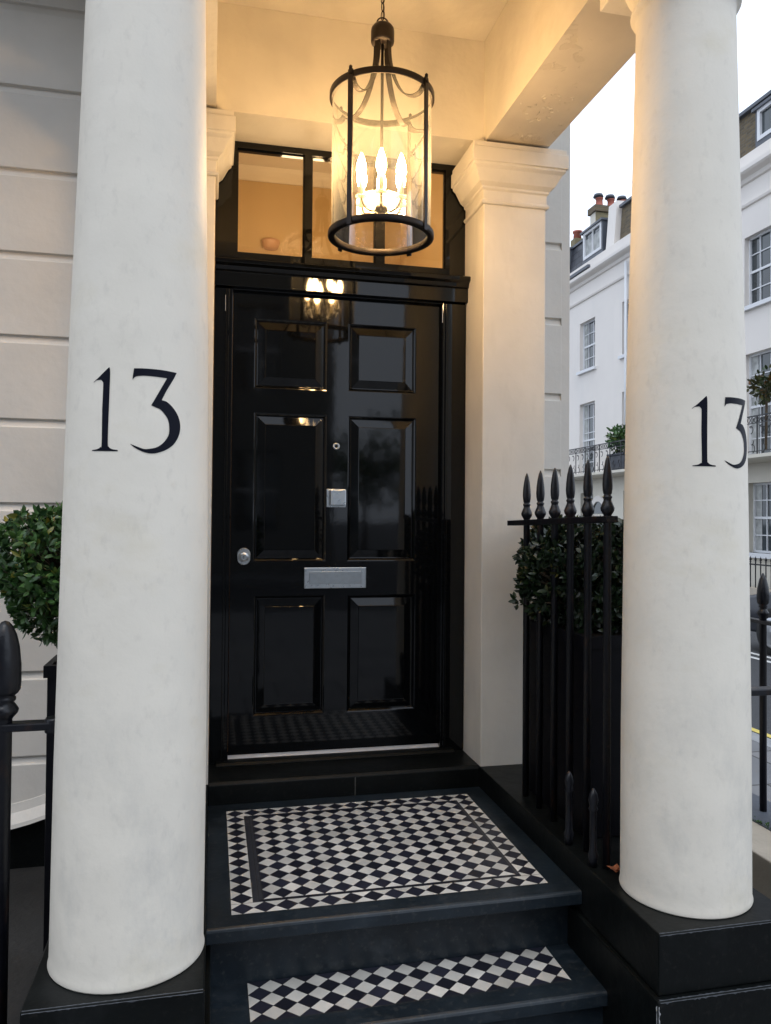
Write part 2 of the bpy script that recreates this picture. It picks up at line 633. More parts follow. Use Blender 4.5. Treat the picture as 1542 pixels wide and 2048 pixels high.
def grid_face(mb, u0, u1, v0, v1, holes, P, depth=0, reveal=True):
    """flat face with rectangular holes; P(u, v, d) -> point, d = depth behind the face"""
    us = sorted({u0, u1, *[h[0] for h in holes], *[h[1] for h in holes]})
    vs = sorted({v0, v1, *[h[2] for h in holes], *[h[3] for h in holes]})
    for a, b in zip(us, us[1:]):
        for c, d in zip(vs, vs[1:]):
            um, vm = (a + b) / 2, (c + d) / 2
            if any(h[0] < um < h[1] and h[2] < vm < h[3] for h in holes):
                continue
            mb.quad([P(a, c, 0), P(b, c, 0), P(b, d, 0), P(a, d, 0)])
    if depth and reveal:
        for h in holes:
            a, b, c, d = h[:4]
            mb.quad([P(a, c, 0), P(a, d, 0), P(a, d, depth), P(a, c, depth)])
            mb.quad([P(b, c, 0), P(b, d, 0), P(b, d, depth), P(b, c, depth)])
            mb.quad([P(a, c, 0), P(b, c, 0), P(b, c, depth), P(a, c, depth)])
            mb.quad([P(a, d, 0), P(b, d, 0), P(b, d, depth), P(a, d, depth)])

# ---------------------------------------------------------------- key dimensions (metres)
YD, YP, YW = 3.556, 3.302, 3.50
XL, XR = -.002, 1.156          # doorway / porch opening
ZL, ZC, ZT = .428, .515, .226  # landing, plinth top, lower tread
PW = .295                      # pilaster width
HX = 1.664                     # house corner

# ================================================================ GROUND AND STREETS
mb = MB()
mb.quad([(-300, -300, -.42), (300, -300, -.42), (300, 300, -.42), (-300, 300, -.42)])
mb.build('ground', M['asphalt'], kind='structure')
mb = MB()   # pavement in front of and beside the house; leaves out the area (lightwell)
for a in ((-30, -6, 3.85, 1.86), (2.45, 1.86, 3.85, 40)):
    mb.box(a[0], a[2], a[1], a[3], -.3, 0)
mb.build('pavement', M['paving'], kind='structure')
mb = MB()
mb.box(3.85, 4.0, -6, 40, -.3, .002)
mb.box(-30, 4.0, -6.15, -6, -.3, .002)
mb.build('kerb', M['kerb'], kind='structure')
mb = MB()   # side street, falling gently away
mb.quad([(4.0, -6, -.10), (10.4, -6, -.24), (10.4, 60, -.24), (4.0, 60, -.10)])
mb.quad([(-60, -13, -.12), (60, -13, -.12), (60, -6.15, -.12), (-60, -6.15, -.12)])
mb.build('road', M['asphalt'], kind='structure')
mb = MB()
for x in (4.10, 4.28):
    z = -.10 - .14 * (x - 4) / 6.4 + .004
    mb.quad([(x, -5, z), (x + .07, -5, z - .0015), (x + .07, 40, z - .0015), (x, 40, z)])
mb.build('yellow_lines', M['liney'], kind='structure')
mb = MB()
for x in (6.72, 6.95):
    z = -.10 - .14 * (x - 4) / 6.4 + .005
    mb.quad([(x, -5, z), (x + .09, -5, z - .002), (x + .09, 40, z - .002), (x, 40, z)])
mb.build('white_lines', M['linew'], kind='structure')
mb = MB()
mb.box(10.4, 11.7, -4, 60, -.4, -.13)
mb.build('far_pavement', M['paving'], kind='structure')
mb = MB()
mb.box(-30, 4.1, -14.6, -13, -.4, .0)
mb.build('opposite_pavement', M['paving'], kind='structure')
mb = MB()   # sunk area on the left and right of the porch
mb.box(-8, -.40, 1.86, 3.6, -.4, .16)
mb.box(1.57, 2.25, 1.95, 9, -1.4, -1.2)
mb.build('area_floor', M['dark_ground'], kind='structure')

# ================================================================ HOUSE
house = tag(empty('stucco_house', (.58, 3.5, 0)), 'cream stucco house with grooved walls and a glossy black front door', 'house')

def grooved(x0, x1, z0, z1, zs, name):
    """channelled stucco: wall face with a square-cut joint 33 mm high, 14 mm deep"""
    pts = [(YW, z0)]
    for z in sorted(zs):
        if z0 < z - .033 and z < z1:
            pts += [(YW, z - .034), (YW + .006, z - .031), (YW + .016, z - .003), (YW + .016, z), (YW, z + .0005)]
    pts += [(YW, z1), (YW + .04, z1), (YW + .04, z0)]
    m_ = MB()
    m_.extrude_profile(pts, x0, x1, 'X')
    return m_.build(name, M['wall'], house, bevel=.0025)

zsL = [3.372 + .345 * k for k in range(-8, 20)]
zsR = [2.92 + .362 * k for k in range(-6, 20)]
grooved(-8, XL - PW + .01, .40, 10, zsL, 'front_wall')
grooved(XR + PW - .01, 1.622, -.3, 10, zsR, 'front_wall')
mb = MB()
mb.box(1.622, HX, YW + .002, YW + .06, -.3, 10)
mb.build('corner_strip', M['wall'], house)
mb = MB()   # the mass of the house, round the hall
Y2 = YW + .04
mb.box(-8, -.36, Y2, 12, -.3, 10)
mb.box(1.20, HX, Y2 + .02, 12, -1.2, 10)
mb.box(-.36, 1.20, 5.4, 12, -.3, 10)
mb.box(-.36, 1.20, YP + .32, 5.4, 3.98, 10)
mb.build('rear_wall', M['wall'], house)
mb = MB()   # splayed skirting at the foot of the left wall
pts = [(YW + .03, .46), (YW - .004, .455), (YW - .012, .42), (YW - .05, .385), (YW - .055, .37), (YW + .03, .36)]
A = []
for x, dz in ((-8, -.30), (-.95, -.07), (-.70, -.015), (-.50, .045), (-.30, .075)):
    A.append([mb.b.verts.new((x, p[0], p[1] + dz)) for p in pts])
for a, b in zip(A, A[1:]):
    for i in range(6):
        f = mb.b.faces.new((a[i], a[(i + 1) % 6], b[(i + 1) % 6], b[i]))
        f.smooth = False
mb.b.faces.new(A[0]); mb.b.faces.new(A[-1])
mb.build('skirting', M['wall'], house)
mb = MB()   # wall face under the skirting, painted black
mb.box(-8, -.30, YW + .004, YW + .035, -.3, .42)
mb.build('plinth_course', M['blackpaint'], house)

# wall over the doorway with its soffit
mb = MB()
mb.box(XL - .0, XR, YP, YP + .30, 3.268, 3.98)
mb.build('lintel_wall', M['stucco'], house)
# pilasters with moulded capitals
capprof = [(0, 2.99), (.010, 2.992), (.014, 3.0), (.010, 3.008), (.003, 3.012), (.003, 3.052), (.012, 3.058), (.012, 3.068),
           (.018, 3.072), (.030, 3.082), (.040, 3.100), (.055, 3.128), (.068, 3.140), (.068, 3.150), (.076, 3.152), (.076, 3.212), (.070, 3.214), (.070, 3.236), (0, 3.262)]
for x0, x1 in ((XL - PW, XL), (XR, XR + PW)):
    mb = MB()
    mb.box(x0, x1, YP, YD + .04, ZC - .4, 2.992)
    p = mb.build('pilaster', M['pilaster'], house, bevel=.004)
    mb = MB()
    mb.moulding(x0, x1, YP, YD - .006, capprof)
    mb.build('capital', M['pilaster'], p, bevel=.002)

# door frame
fr = MB()
Yf = YD - .02
fr.box(XL + .001, .080, Yf, Yf + .12, .52, 2.604)
fr.box(1.040, XR - .001, Yf, Yf + .12, .52, 2.604)
fr.box(XL + .001, XR - .001, Yf + .012, Yf + .12, 2.600, 2.70)
frame = fr.build('door_frame', M['gloss'], house, bevel=.004)
b = MB()
for x0, x1 in ((.050, .064), (1.052, 1.064)):
    b.box(x0, x1, Yf - .008, Yf + .01, .53, 2.60)
b.build('frame_bead', M['gloss'], frame, bevel=.003)
# cornice over the door
mb = MB()
mb.extrude_profile([(Yf + .03, 2.606), (Yf - .022, 2.606), (Yf - .022, 2.668), (Yf - .034, 2.674), (Yf - .040, 2.690), (Yf - .056, 2.700), (Yf - .060, 2.716), (Yf - .050, 2.722), (Yf + .03, 2.732)], XL + .002, XR - .002, 'X')
mb.extrude_profile([(Yf + .004, 2.606), (Yf - .022, 2.606), (Yf - .022, 2.668), (Yf - .034, 2.674), (Yf - .040, 2.690), (Yf - .056, 2.700), (Yf - .060, 2.716), (Yf - .050, 2.722), (Yf + .004, 2.732)], XR - .0022, XR + .018, 'X')
mb.build('door_cornice', M['gloss'], house, bevel=.002)
# fanlight
panes = [(.092, .392, 2.772, 3.240), (.424, .722, 2.772, 3.240), (.763, 1.058, 2.772, 3.240)]
mb = MB()
Yg = YD + .004
grid_face(mb, XL + .001, XR - .001, 2.726, 3.30, panes, lambda u, v, d: (u, Yg + d, v), depth=.05)
fan = mb.build('fanlight', M['gloss'], house, fixn=False, bevel=0)
mb = MB()
for a, b_, c, d in panes:   # putty fillets
    for q in ((a, a + .006, c, d), (b_ - .006, b_, c, d)):
        mb.box(q[0], q[1], Yg + .014, Yg + .03, q[2], q[3])
    for q in ((a, b_, c, c + .006), (a, b_, d - .006, d)):
        mb.box(q[0] + .006, q[1] - .006, Yg + .014, Yg + .03, q[2], q[3])
mb.build('glazing_bead', M['gloss'], fan)
for a, b_, c, d in panes:
    mb = MB()
    mb.box(a - .004, b_ + .004, Yg + .024, Yg + .028, c - .004, d + .004)
    mb.build('pane', M['pane'], fan)

# the hall seen through the fanlight
mb = MB()
def inbox(x0, x1, y0, y1, z0, z1):
    mb.quad([(x0, y0, z0), (x0, y1, z0), (x0, y1, z1), (x0, y0, z1)])
    mb.quad([(x1, y0, z0), (x1, y0, z1), (x1, y1, z1), (x1, y1, z0)])
    mb.quad([(x0, y1, z0), (x1, y1, z0), (x1, y1, z1), (x0, y1, z1)])
inbox(-.32, 1.18, YD + .13, 5.0, .5, 3.90)
mb.quad([(-.32, YD + .13, .5), (1.18, YD + .13, .5), (1.18, 5.0, .5), (-.32, 5.0, .5)])
mb.build('hall_wall', M['hall'], house, fixn=False)
mb = MB()
mb.box(-.33, 1.19, YD + .06, 5.01, 3.775, 3.90)
mb.build('hall_ceiling', M['hallceil'], house)
mb = MB()
mb.extrude_profile([(4.999, 3.70), (4.985, 3.70), (4.975, 3.72), (4.95, 3.75), (4.94, 3.774), (4.999, 3.774)], -.31, 1.17, 'X')
mb.build('hall_cornice', M['hallceil'], house)
mb = MB()
mb.lathe([(.02, 3.262), (.045, 3.27), (.056, 3.305), (.056, 3.315), (.03, 3.325)], (.338, 4.95), 24)
mb.build('hall_light', M['shade'], house)
hl = bpy.data.lights.new('hall_lamp_light', 'POINT')
hl.energy = 9
hl.color = (1, .70, .38)
hl.shadow_soft_size = .12
hlo = bpy.data.objects.new('hall_lamp_light', hl)
hlo.location = (.45, 4.2, 3.0)
COL.objects.link(hlo)
hlo.parent = house
hlo.location = Vector((.45, 4.2, 3.0)) - house.location

# front door
YL = YD + .014
lx0, lx1, lz0, lz1 = .081, 1.039, .545, 2.598
pan = [(.176, .503, 2.172, 2.486), (.601, .922, 2.176, 2.486), (.178, .505, 1.398, 2.062), (.603, .924, 1.398, 2.062),
       (.184, .504, .712, 1.247), (.608, .926, .712, 1.244)]
mb = MB()
grid_face(mb, lx0, lx1, lz0, lz1, pan, lambda u, v, d: (u, YL + d, v), depth=.0)
for h in pan:
    rings = []
    for o, d in ((0, 0), (.004, .001), (.009, .005), (.013, .0100), (.016, .0105), (.050, .002), (.052, .0005)):
        rings.append([(h[0] + o, YL + d, h[2] + o), (h[1] - o, YL + d, h[2] + o), (h[1] - o, YL + d, h[3] - o), (h[0] + o, YL + d, h[3] - o)])
    for a, b_ in zip(rings, rings[1:]):
        for i in range(4):
            mb.quad([a[i], a[(i + 1) % 4], b_[(i + 1) % 4], b_[i]])
    mb.quad(rings[-1])
for q in ([(lx0, YL, lz0), (lx0, YL + .05, lz0), (lx0, YL + .05, lz1), (lx0, YL, lz1)],
          [(lx1, YL, lz0), (lx1, YL + .05, lz0), (lx1, YL + .05, lz1), (lx1, YL, lz1)],
          [(lx0, YL + .05, lz0), (lx1, YL + .05, lz0), (lx1, YL + .05, lz1), (lx0, YL + .05, lz1)]):
    mb.quad(q)
door = mb.build('front_door', M['gloss'], house, label='glossy black six-panel front door', fixn=False)
mb = MB()
mb.box(.408, .692, YL - .007, YL, 1.276, 1.370, bevel=.0025)
mb.box(.430, .670, YL - .0105, YL - .0072, 1.296, 1.352, bevel=.0012, mi=1)
mb.build('letter_plate', [M['chrome'], M['chrome_d']], door, label='satin chrome letter plate')
mb = MB()
mb.box(.506, .594, YL - .006, YL, 1.643, 1.726, bevel=.002)
mb.box(.520, .592, YL - .030, YL - .0062, 1.652, 1.722, bevel=.003)
mb.build('door_knocker', M['chrome'], door, label='square satin chrome door knocker')
mb = MB()
T = Matrix.Translation((.549, YL, 1.921)) @ Matrix.Rotation(R(90), 4, 'X')
t = MB(); t.lathe([(.0165, 0), (.0165, .004), (.0125, .0065), (.0085, .0055), (.0075, .003)], (0, 0), 28)
bmesh.ops.transform(t.b, matrix=T, verts=t.b.verts); mb.merge(t.b, 0)
t = MB(); t.lathe([(.0074, .0015), (.0074, .0038), (.004, .005)], (0, 0), 20)
bmesh.ops.transform(t.b, matrix=T, verts=t.b.verts); mb.merge(t.b, 1)
mb.build('spyhole', [M['chrome'], M['gloss']], door)
mb = MB()   # oval cylinder lock
def oval(rx, rz, y0, y1, mi=0, ins=.002):
    n = 36
    rs = []
    for y, k in ((y0, 1), (y1 + ins, 1), (y1, 1 - ins / rx)):
        rs.append([mb.b.verts.new((.140 + rx * k * math.cos(2 * PI * i / n), y, 1.421 + (rz - rx) * (1 if math.sin(2 * PI * i / n) >= 0 else -1) + rx * k * math.sin(2 * PI * i / n))) for i in range(n)])
    for a, b_ in zip(rs, rs[1:]):
        for i in range(n):
            f = mb.b.faces.new((a[i], a[(i + 1) % n], b_[(i + 1) % n], b_[i])); f.material_index = mi
    f = mb.b.faces.new(rs[-1]); f.material_index = mi
oval(.029, .038, YL, YL - .008)
t = MB(); t.lathe([(.022, .008), (.022, .012), (.020, .014), (.016, .0135), (.015, .0155), (.0135, .017)], (0, 0), 30)
bmesh.ops.transform(t.b, matrix=Matrix.Translation((.140, YL, 1.418)) @ Matrix.Rotation(R(90), 4, 'X'), verts=t.b.verts); mb.merge(t.b, 0)
mb.box(.1385, .1415, YL - .0178, YL - .0165, 1.412, 1.426, mi=1)
mb.build('door_lock', [M['chrome'], M['gloss']], door)
mb = MB()
mb.extrude_profile([(YL, .548), (YL - .010, .545), (YL - .028, .532), (YL - .028, .522), (YL, .522)], lx0, lx1, 'X')
mb.build('weather_bar', M['alu'], door, label='silver metal weather bar')
mb = MB()
for z in (2.60 - .08,):
    pass
for x, z0, z1 in ((.0465, 2.50, 2.57), (1.0375, 2.51, 2.59)):
    mb = MB()
    mb.box(x, x + .002, YL - .036, YL - .0345, z0, z1)
    mb.build('edge_seal', M['chrome'], door)

# ================================================================ STEPS, PLINTHS, TILES
steps = tag(empty('entrance_steps', (.58, 2.3, 0)), 'black painted entrance steps with diamond tiled landing between two plinths', 'steps')

def clip_poly(P, x0, x1, y0, y1):
    for ax, lim, sg in ((0, x0, 1), (0, x1, -1), (1, y0, 1), (1, y1, -1)):
        out = []
        for i in range(len(P)):
            a, b_ = P[i - 1], P[i]
            da, db = (a[ax] - lim) * sg, (b_[ax] - lim) * sg
            if da >= 0:
                if db >= 0:
                    out.append(b_)
                else:
                    t_ = da / (da - db)
                    out.append((a[0] + (b_[0] - a[0]) * t_, a[1] + (b_[1] - a[1]) * t_))
            elif db >= 0:
                t_ = da / (da - db)
                out.append((a[0] + (b_[0] - a[0]) * t_, a[1] + (b_[1] - a[1]) * t_))
                out.append(b_)
        P = out
        if len(P) < 3:
            return []
    return P

def diamonds(mb, x0, x1, y0, y1, px, py, z, ox=0, oy=0, blackcentre=True, gap=.0009):
    """checker of diamonds pitch px by py clipped to the rectangle; rows start at the rectangle corner"""
    nx, ny = int((x1 - x0) / px) + 3, int((y1 - y0) / py) + 3
    for i in range(-1, 2 * nx):
        for j in range(-1, 2 * ny):
            if (i + j) % 2:
                continue
            cx_, cy_ = x0 + ox + i * px / 2, y0 + oy + j * py / 2
            white = (i % 2 == 0)
            if not blackcentre:
                white = not white
            hx, hy = px / 2 - gap, py / 2 - gap
            P = clip_poly([(cx_ - hx, cy_), (cx_, cy_ - hy), (cx_ + hx, cy_), (cx_, cy_ + hy)], x0 + gap, x1 - gap, y0 + gap, y1 - gap)
            if len(P) < 3:
                continue
            ar = abs(sum(P[k - 1][0] * P[k][1] - P[k][0] * P[k - 1][1] for k in range(len(P)))) / 2
            if ar < 1e-5:
                continue
            f = mb.b.faces.new([mb.b.verts.new((x, y, z)) for x, y in P])
            f.material_index = 0 if white else 1

def nosed_slab(x0, x1, yf, yb, z, th=.042, name='landing'):
    m_ = MB()
    m_.extrude_profile([(yb, z), (yf + .010, z), (yf + .003, z - .003), (yf, z - .010), (yf, z - th), (yf + .02, z - th - .004), (yb, z - th - .004)], x0, x1, 'X')
    return m_.build(name, M['slate'], steps, bevel=.002)

land = nosed_slab(XL, XR - .004, 2.318, 3.32, ZL, name='landing')
mb = MB()
mb.box(XL, XR - .004, 2.392, 3.3, ZT - .02, ZL - .0465)
mb.build('riser', M['slate'], steps)
tread = nosed_slab(XL, XR - .004, 2.128, 2.41, ZT, name='tread')
mb = MB()
mb.box(XL, XR - .004, 2.155, 2.36, -.02, ZT - .0465)
mb.build('riser', M['slate'], steps)
# threshold step at the door
mb = MB()
mb.extrude_profile([(YD + .12, .522), (YP + .012, .519), (YP, .507), (YP, .40), (YD + .12, .40)], XL + .001, XR - .004, 'X')
thr = mb.build('threshold', M['blackpaint'], steps, bevel=.003)
mb = MB()
mb.box(.60, .604, YP - .0006, YP + .01, ZL + .001, .505)
mb.build('joint', M['grout'], thr)
mb = MB()   # door sill
mb.extrude_profile([(YD + .10, .540), (YL + .012, .540), (YD - .05, .534), (YD - .06, .526), (YD - .06, .519), (YD + .10, .519)], .03, 1.10, 'X')
mb.build('sill', M['blackpaint'], steps, bevel=.002)

# tile mats (real tiles laid on a grout bed)
x0, x1, y0, y1 = .070, 1.0685, 2.388, 3.2236
z = ZL + .0018
mb = MB()
bx, by = (x1 - x0) / 15, (y1 - y0) / 13
mb.quad([(x0, y0, ZL + .0008), (x1, y0, ZL + .0008), (x1, y1, ZL + .0008), (x0, y1, ZL + .0008)], 3)
# outer border: black diamonds with white triangles
diamonds(mb, x0, x1, y0, y0 + by, bx, by, z)
diamonds(mb, x0, x1, y1 - by, y1, bx, by, z)
diamonds(mb, x0, x0 + bx, y0 + by, y1 - by, bx, by, z)
diamonds(mb, x1 - bx, x1, y0 + by, y1 - by, bx, by, z)
# strips
ix0, ix1, iy0, iy1 = x0 + bx, x1 - bx, y0 + by, y1 - by
sl, sr, sf, sb = .030, .012, .014, .014
def strip(a, b_, c, d, mi):
    f = mb.quad([(a + .0007, c + .0007, z), (b_ - .0007, c + .0007, z), (b_ - .0007, d - .0007, z), (a + .0007, d - .0007, z)], mi)
strip(ix0, ix0 + sl * .62, iy0, iy1, 2)
strip(ix0 + sl * .62, ix0 + sl, iy0 + sf, iy1 - sb, 2)
strip(ix1 - sr, ix1, iy0 + sf, iy1 - sb, 2)
strip(ix0 + sl * .62, ix1, iy0, iy0 + sf, 1)
strip(ix0 + sl * .62, ix1, iy1 - sb, iy1, 1)
fx0, fx1, fy0, fy1 = ix0 + sl, ix1 - sr, iy0 + sf, iy1 - sb
pxi = (fx1 - fx0) / 13
pyi = (fy1 - fy0) / 10.5
diamonds(mb, fx0, fx1, fy0, fy1, pxi, pyi, z, ox=pxi / 2, oy=0, blackcentre=True)
mb.build('landing_tiles', [M['white_tile'], M['black_tile'], M['strip_tile'], M['grout']], steps, label='black and white diamond tiles with a border')
mb = MB()
x0, x1, y0, y1 = .118, 1.060, 2.2000, 2.3895
mb.quad([(x0, y0, ZT + .0008), (x1, y0, ZT + .0008), (x1, y1, ZT + .0008), (x0, y1, ZT + .0008)], 3)
px_ = (x1 - x0) / 14
py_ = (y1 - y0) / 3
diamonds(mb, x0, x1, y0, y1, px_, py_, ZT + .0018, ox=px_ / 2, oy=0, blackcentre=False)
mb.build('tread_tiles', [M['white_tile'], M['black_tile'], M['strip_tile'], M['grout']], steps)

# plinths / side curbs, two tiers
for sgn, xa, xb in ((-1, -.395, XL), (1, XR - .004, 1.575)):
    mb = MB()
    yf = 1.880
    mb.box(xa, xb, yf, 3.40, .354, ZC, bevel=.004)
    o_ = .014
    mb.box(xa - (o_ if sgn < 0 else 0) - (o_ if sgn > 0 else 0) * 1, xb + o_ * (1 if sgn > 0 else 0) + (o_ if sgn < 0 else 0) * 1, yf - .018, 3.395, -.3, .353, bevel=.004)
    mb.build('plinth', M['blackpaint'], steps)
def ribbon(pts, name, par, m, w=(.0004, .003), seed=1):
    """worn paint along an arris: pts = [(point, outward direction A, outward direction B)]"""
    rnd_ = random.Random(seed)
    m_ = MB()
    prev = None
    k = 0
    for p, da, db in pts:
        p, da, db = Vector(p), Vector(da), Vector(db)
        k += 1
        wa = w[0] + (w[1] - w[0]) * rnd_.random() ** 2.5
        wb = w[0] + (w[1] - w[0]) * rnd_.random() ** 2.5
        out = -(da + db)
        a = p + da * (.0042 + wa) - db * .0006
        c = p + db * (.0042 + wb) - da * .0006
        b1 = p + da * .0042 - db * .0006
        b2 = p + db * .0042 - da * .0006
        q = [a, b1 , b2, c]
        if prev:
            for i in range(3):
                m_.quad([prev[i], q[i], q[i + 1], prev[i + 1]])
        prev = q
    return m_.build(name, m, par, fixn=False)
M['worn'] = mat('worn_edge', (.040, .045, .052), .6, var=.6, scale=60)
M['worn_white'] = mat('worn_edge_pale', (.30, .31, .32), .7, var=.8, scale=90)
for xa, xb, sd_ in ((1.156, 1.571, 5), (-.391, -.006, 6)):
    n_ = int((xb - xa) / .006)
    ribbon([((xa + (xb - xa) * i / n_, 1.880, ZC), (0, 0, -1), (0, 1, 0)) for i in range(n_ + 1)], 'worn_edge', steps, M['worn'], (.0001, .0028), sd_)
ribbon([((1.146 + .44 * i / 70, 1.862, .353), (0, 0, -1), (0, 1, 0)) for i in range(71)], 'worn_edge', steps, M['worn'], (.0004, .005), 8)
ribbon([((1.138, 1.862, .340 - .36 * i / 60), (1, 0, 0), (0, 1, 0)) for i in range(40)], 'worn_edge', steps, M['worn_white'], (0, .006), 9)

# ================================================================ COLUMNS
ZS = [.515, .530, 1.0, 1.63, 2.05, 2.3, 2.62, 2.935]
RS = [.1855, .1825, .181, .1735, .167, .1600, .1520, .1450]
def rad(zq):
    for (z0, z1, r0, r1) in zip(ZS, ZS[1:], RS, RS[1:]):
        if zq <= z1:
            return r0 + (r1 - r0) * (zq - z0) / (z1 - z0)
    return RS[-1]

ONE = [(-0.317, 1.942), (-0.307, 1.926), (-0.312, 1.847), (-0.314, 1.768), (-0.297, 1.757), (-0.253, 1.752), (-0.177, 1.75), (-0.176, 1.747), (-0.544, 1.748), (-0.544, 1.75), (-0.464, 1.752), (-0.414, 1.757), (-0.401, 1.764), (-0.407, 1.847), (-0.402, 1.9), (-0.41, 1.908), (-0.438, 1.913), (-0.473, 1.913), (-0.513, 1.912), (-0.551, 1.907), (-0.549, 1.909), (-0.474, 1.919), (-0.39, 1.932), (-0.333, 1.941)]
THREE = [(0.012, 1.941), (0.146, 1.942), (0.377, 1.942), (0.605, 1.94), (0.561, 1.925), (0.46, 1.896), (0.388, 1.871), (0.461, 1.868), (0.546, 1.857), (0.618, 1.842), (0.664, 1.824), (0.671, 1.805), (0.638, 1.786), (0.567, 1.768), (0.466, 1.755), (0.356, 1.747), (0.265, 1.744), (0.175, 1.746), (0.087, 1.752), (0.029, 1.758), (-0.019, 1.765), (0.072, 1.759), (0.16, 1.754), (0.234, 1.755), (0.324, 1.759), (0.401, 1.768), (0.465, 1.781), (0.498, 1.794), (0.5, 1.811), (0.48, 1.826), (0.43, 1.839), (0.366, 1.849), (0.303, 1.853), (0.245, 1.857), (0.272, 1.865), (0.363, 1.894), (0.459, 1.924), (0.299, 1.925), (0.148, 1.925), (0.058, 1.923), (0.022, 1.92), (-0.005, 1.914), (-0.001, 1.924)]

def smooth_outline(P, corners):
    out = []
    n = len(P)
    for i in range(n):
        p0, p1, p2, p3 = P[i - 1], P[i], P[(i + 1) % n], P[(i + 2) % n]
        c1, c2 = i in corners, (i + 1) % n in corners
        m1 = (0, 0) if c1 else ((p2[0] - p0[0]) / 2, (p2[1] - p0[1]) / 2)
        m2 = (0, 0) if c2 else ((p3[0] - p1[0]) / 2, (p3[1] - p1[1]) / 2)
        if c1: m1 = (p2[0] - p1[0], p2[1] - p1[1])
        if c2: m2 = (p2[0] - p1[0], p2[1] - p1[1])
        for k in range(4):
            s = k / 4
            h00, h10, h01, h11 = 2 * s**3 - 3 * s * s + 1, s**3 - 2 * s * s + s, -2 * s**3 + 3 * s * s, s**3 - s * s
            out.append((h00 * p1[0] + h10 * m1[0] + h01 * p2[0] + h11 * m2[0], h00 * p1[1] + h10 * m1[1] + h01 * p2[1] + h11 * m2[1]))
    return out

def digit(parent, c, P, corners, dth, lean=0):
    """numeral painted round the shaft: outline triangulated and laid 0.6 mm off the surface"""
    pts = smooth_outline(P, corners)
    t = bmesh.new()
    t.faces.new([t.verts.new((p[0] * .17, p[1], 0)) for p in pts])
    bmesh.ops.triangulate(t, faces=t.faces[:])
    # cut into thin vertical strips so the paint follows the curve of the shaft
    xs = [v.co.x for v in t.verts]
    x_ = min(xs) + .004
    while x_ < max(xs):
        bmesh.ops.bisect_plane(t, geom=t.verts[:] + t.edges[:] + t.faces[:], plane_co=(x_, 0, 0), plane_no=(1, 0, 0))
        x_ += .004
    for zc_ in (1.80, 1.85, 1.90):
        bmesh.ops.bisect_plane(t, geom=t.verts[:] + t.edges[:] + t.faces[:], plane_co=(0, zc_, 0), plane_no=(0, 1, 0))
    for v in t.verts:
        th, zz = v.co.x / .17 + dth, v.co.y
        rr = rad(zz) + .0009
        v.co = Vector((c[0] + lean * (zz - ZC) + rr * math.sin(th), c[1] - rr * math.cos(th), zz))
    m_ = MB()
    m_.merge(t, 0)
    return m_.build('numeral', M['digit'], parent, fixn=False)

def column(c, label, dth, lean=0):
    o = tag(empty('column', (c[0], c[1], ZC)), label, 'column', 'porch columns')
    m_ = MB()
    prof = [(RS[0] - .001, ZC + .001), (RS[0], ZC + .004)]
    zz = ZC + .015
    while zz < 2.93:
        prof.append((rad(zz), zz)); zz += .03
    prof += [(.1445, 2.95), (.1438, 2.99), (.1430, 3.03), (.1422, 3.07), (.1415, 3.105)]
    # astragal, necking, echinus
    prof += [(.146, 3.114), (.154, 3.118), (.158, 3.126), (.154, 3.134), (.145, 3.139), (.143, 3.143), (.143, 3.165), (.149, 3.168), (.149, 3.176), (.158, 3.186), (.170, 3.20), (.176, 3.215)]
    m_.lathe(prof, c, 96)
    for v in m_.b.verts:
        v.co.x += lean * (v.co.z - ZC)
    sh = m_.build('shaft', M['column'], o, fixn=True)
    m_ = MB()
    m_.box(c[0] - .185, c[0] + .185, c[1] - .185, c[1] + .185, 3.215, 3.26, bevel=.004)
    m_.build('capital', M['column'], o)
    if dth is not None:
        digit(sh, c, ONE, {0, 6, 7, 8, 9, 19, 20, 13}, dth, lean)
        digit(sh, c, THREE, {0, 3, 6, 20, 33, 36, 41, 42}, dth, lean)
    return o
CL, CR = (-.190, 2.09), (1.370, 2.10)
column(CL, 'round white column bearing the number 13, left of the door', 0.0, .0055)
column(CR, 'round white column bearing the number 13, right of the railing', .083)

# ================================================================ PORCH ROOF
porch = tag(empty('porch_roof', (.58, 2.6, 3.24)), 'cream plastered porch roof with beams resting on the columns', 'porch roof')
mb = MB()
mb.box(XR, XR + PW, 1.94, YP + .19, 3.262, 3.98)
# soffit face gets the peeling paint
bm_ = mb.b
bm_.faces.ensure_lookup_table()
for f in bm_.faces:
    f.normal_update()
    cz = f.calc_center_median().z
    if cz < 3.27:
        f.material_index = 1
mb.build('side_beam', [M['stucco'], M['peel']], porch, label='beam with peeling paint on its underside')
mb = MB()
mb.box(XL - PW, XL, 1.94, YP + .19, 3.262, 3.98)
mb.build('side_beam', M['stucco'], porch)
mb = MB()
mb.box(XL + .001, XR - .001, 1.945, 2.235, 3.263, 3.979)
mb.build('front_beam', M['stucco'], porch)
mb = MB()
mb.box(XL + .001, XR - .001, 2.236, YP - .001, 3.715, 3.978)
mb.build('ceiling', M['stucco'], porch)
mb = MB()
mb.moulding(XL - PW, XR + PW, 1.94, YW - .002, [(.0, 3.981), (.03, 3.985), (.04, 4.03), (.12, 4.08), (.13, 4.14), (.15, 4.16), (.15, 4.2), (0, 4.22)])
mb.build('cornice', M['stucco'], porch)

# unseen first-floor balcony over the left area, sized to shade the wall below
mb = MB()
mb.box(-8, XL - PW - .16, 2.95, YW - .003, 4.02, 4.20, bevel=.01)
mb.build('balcony_slab', M['wall'], house)

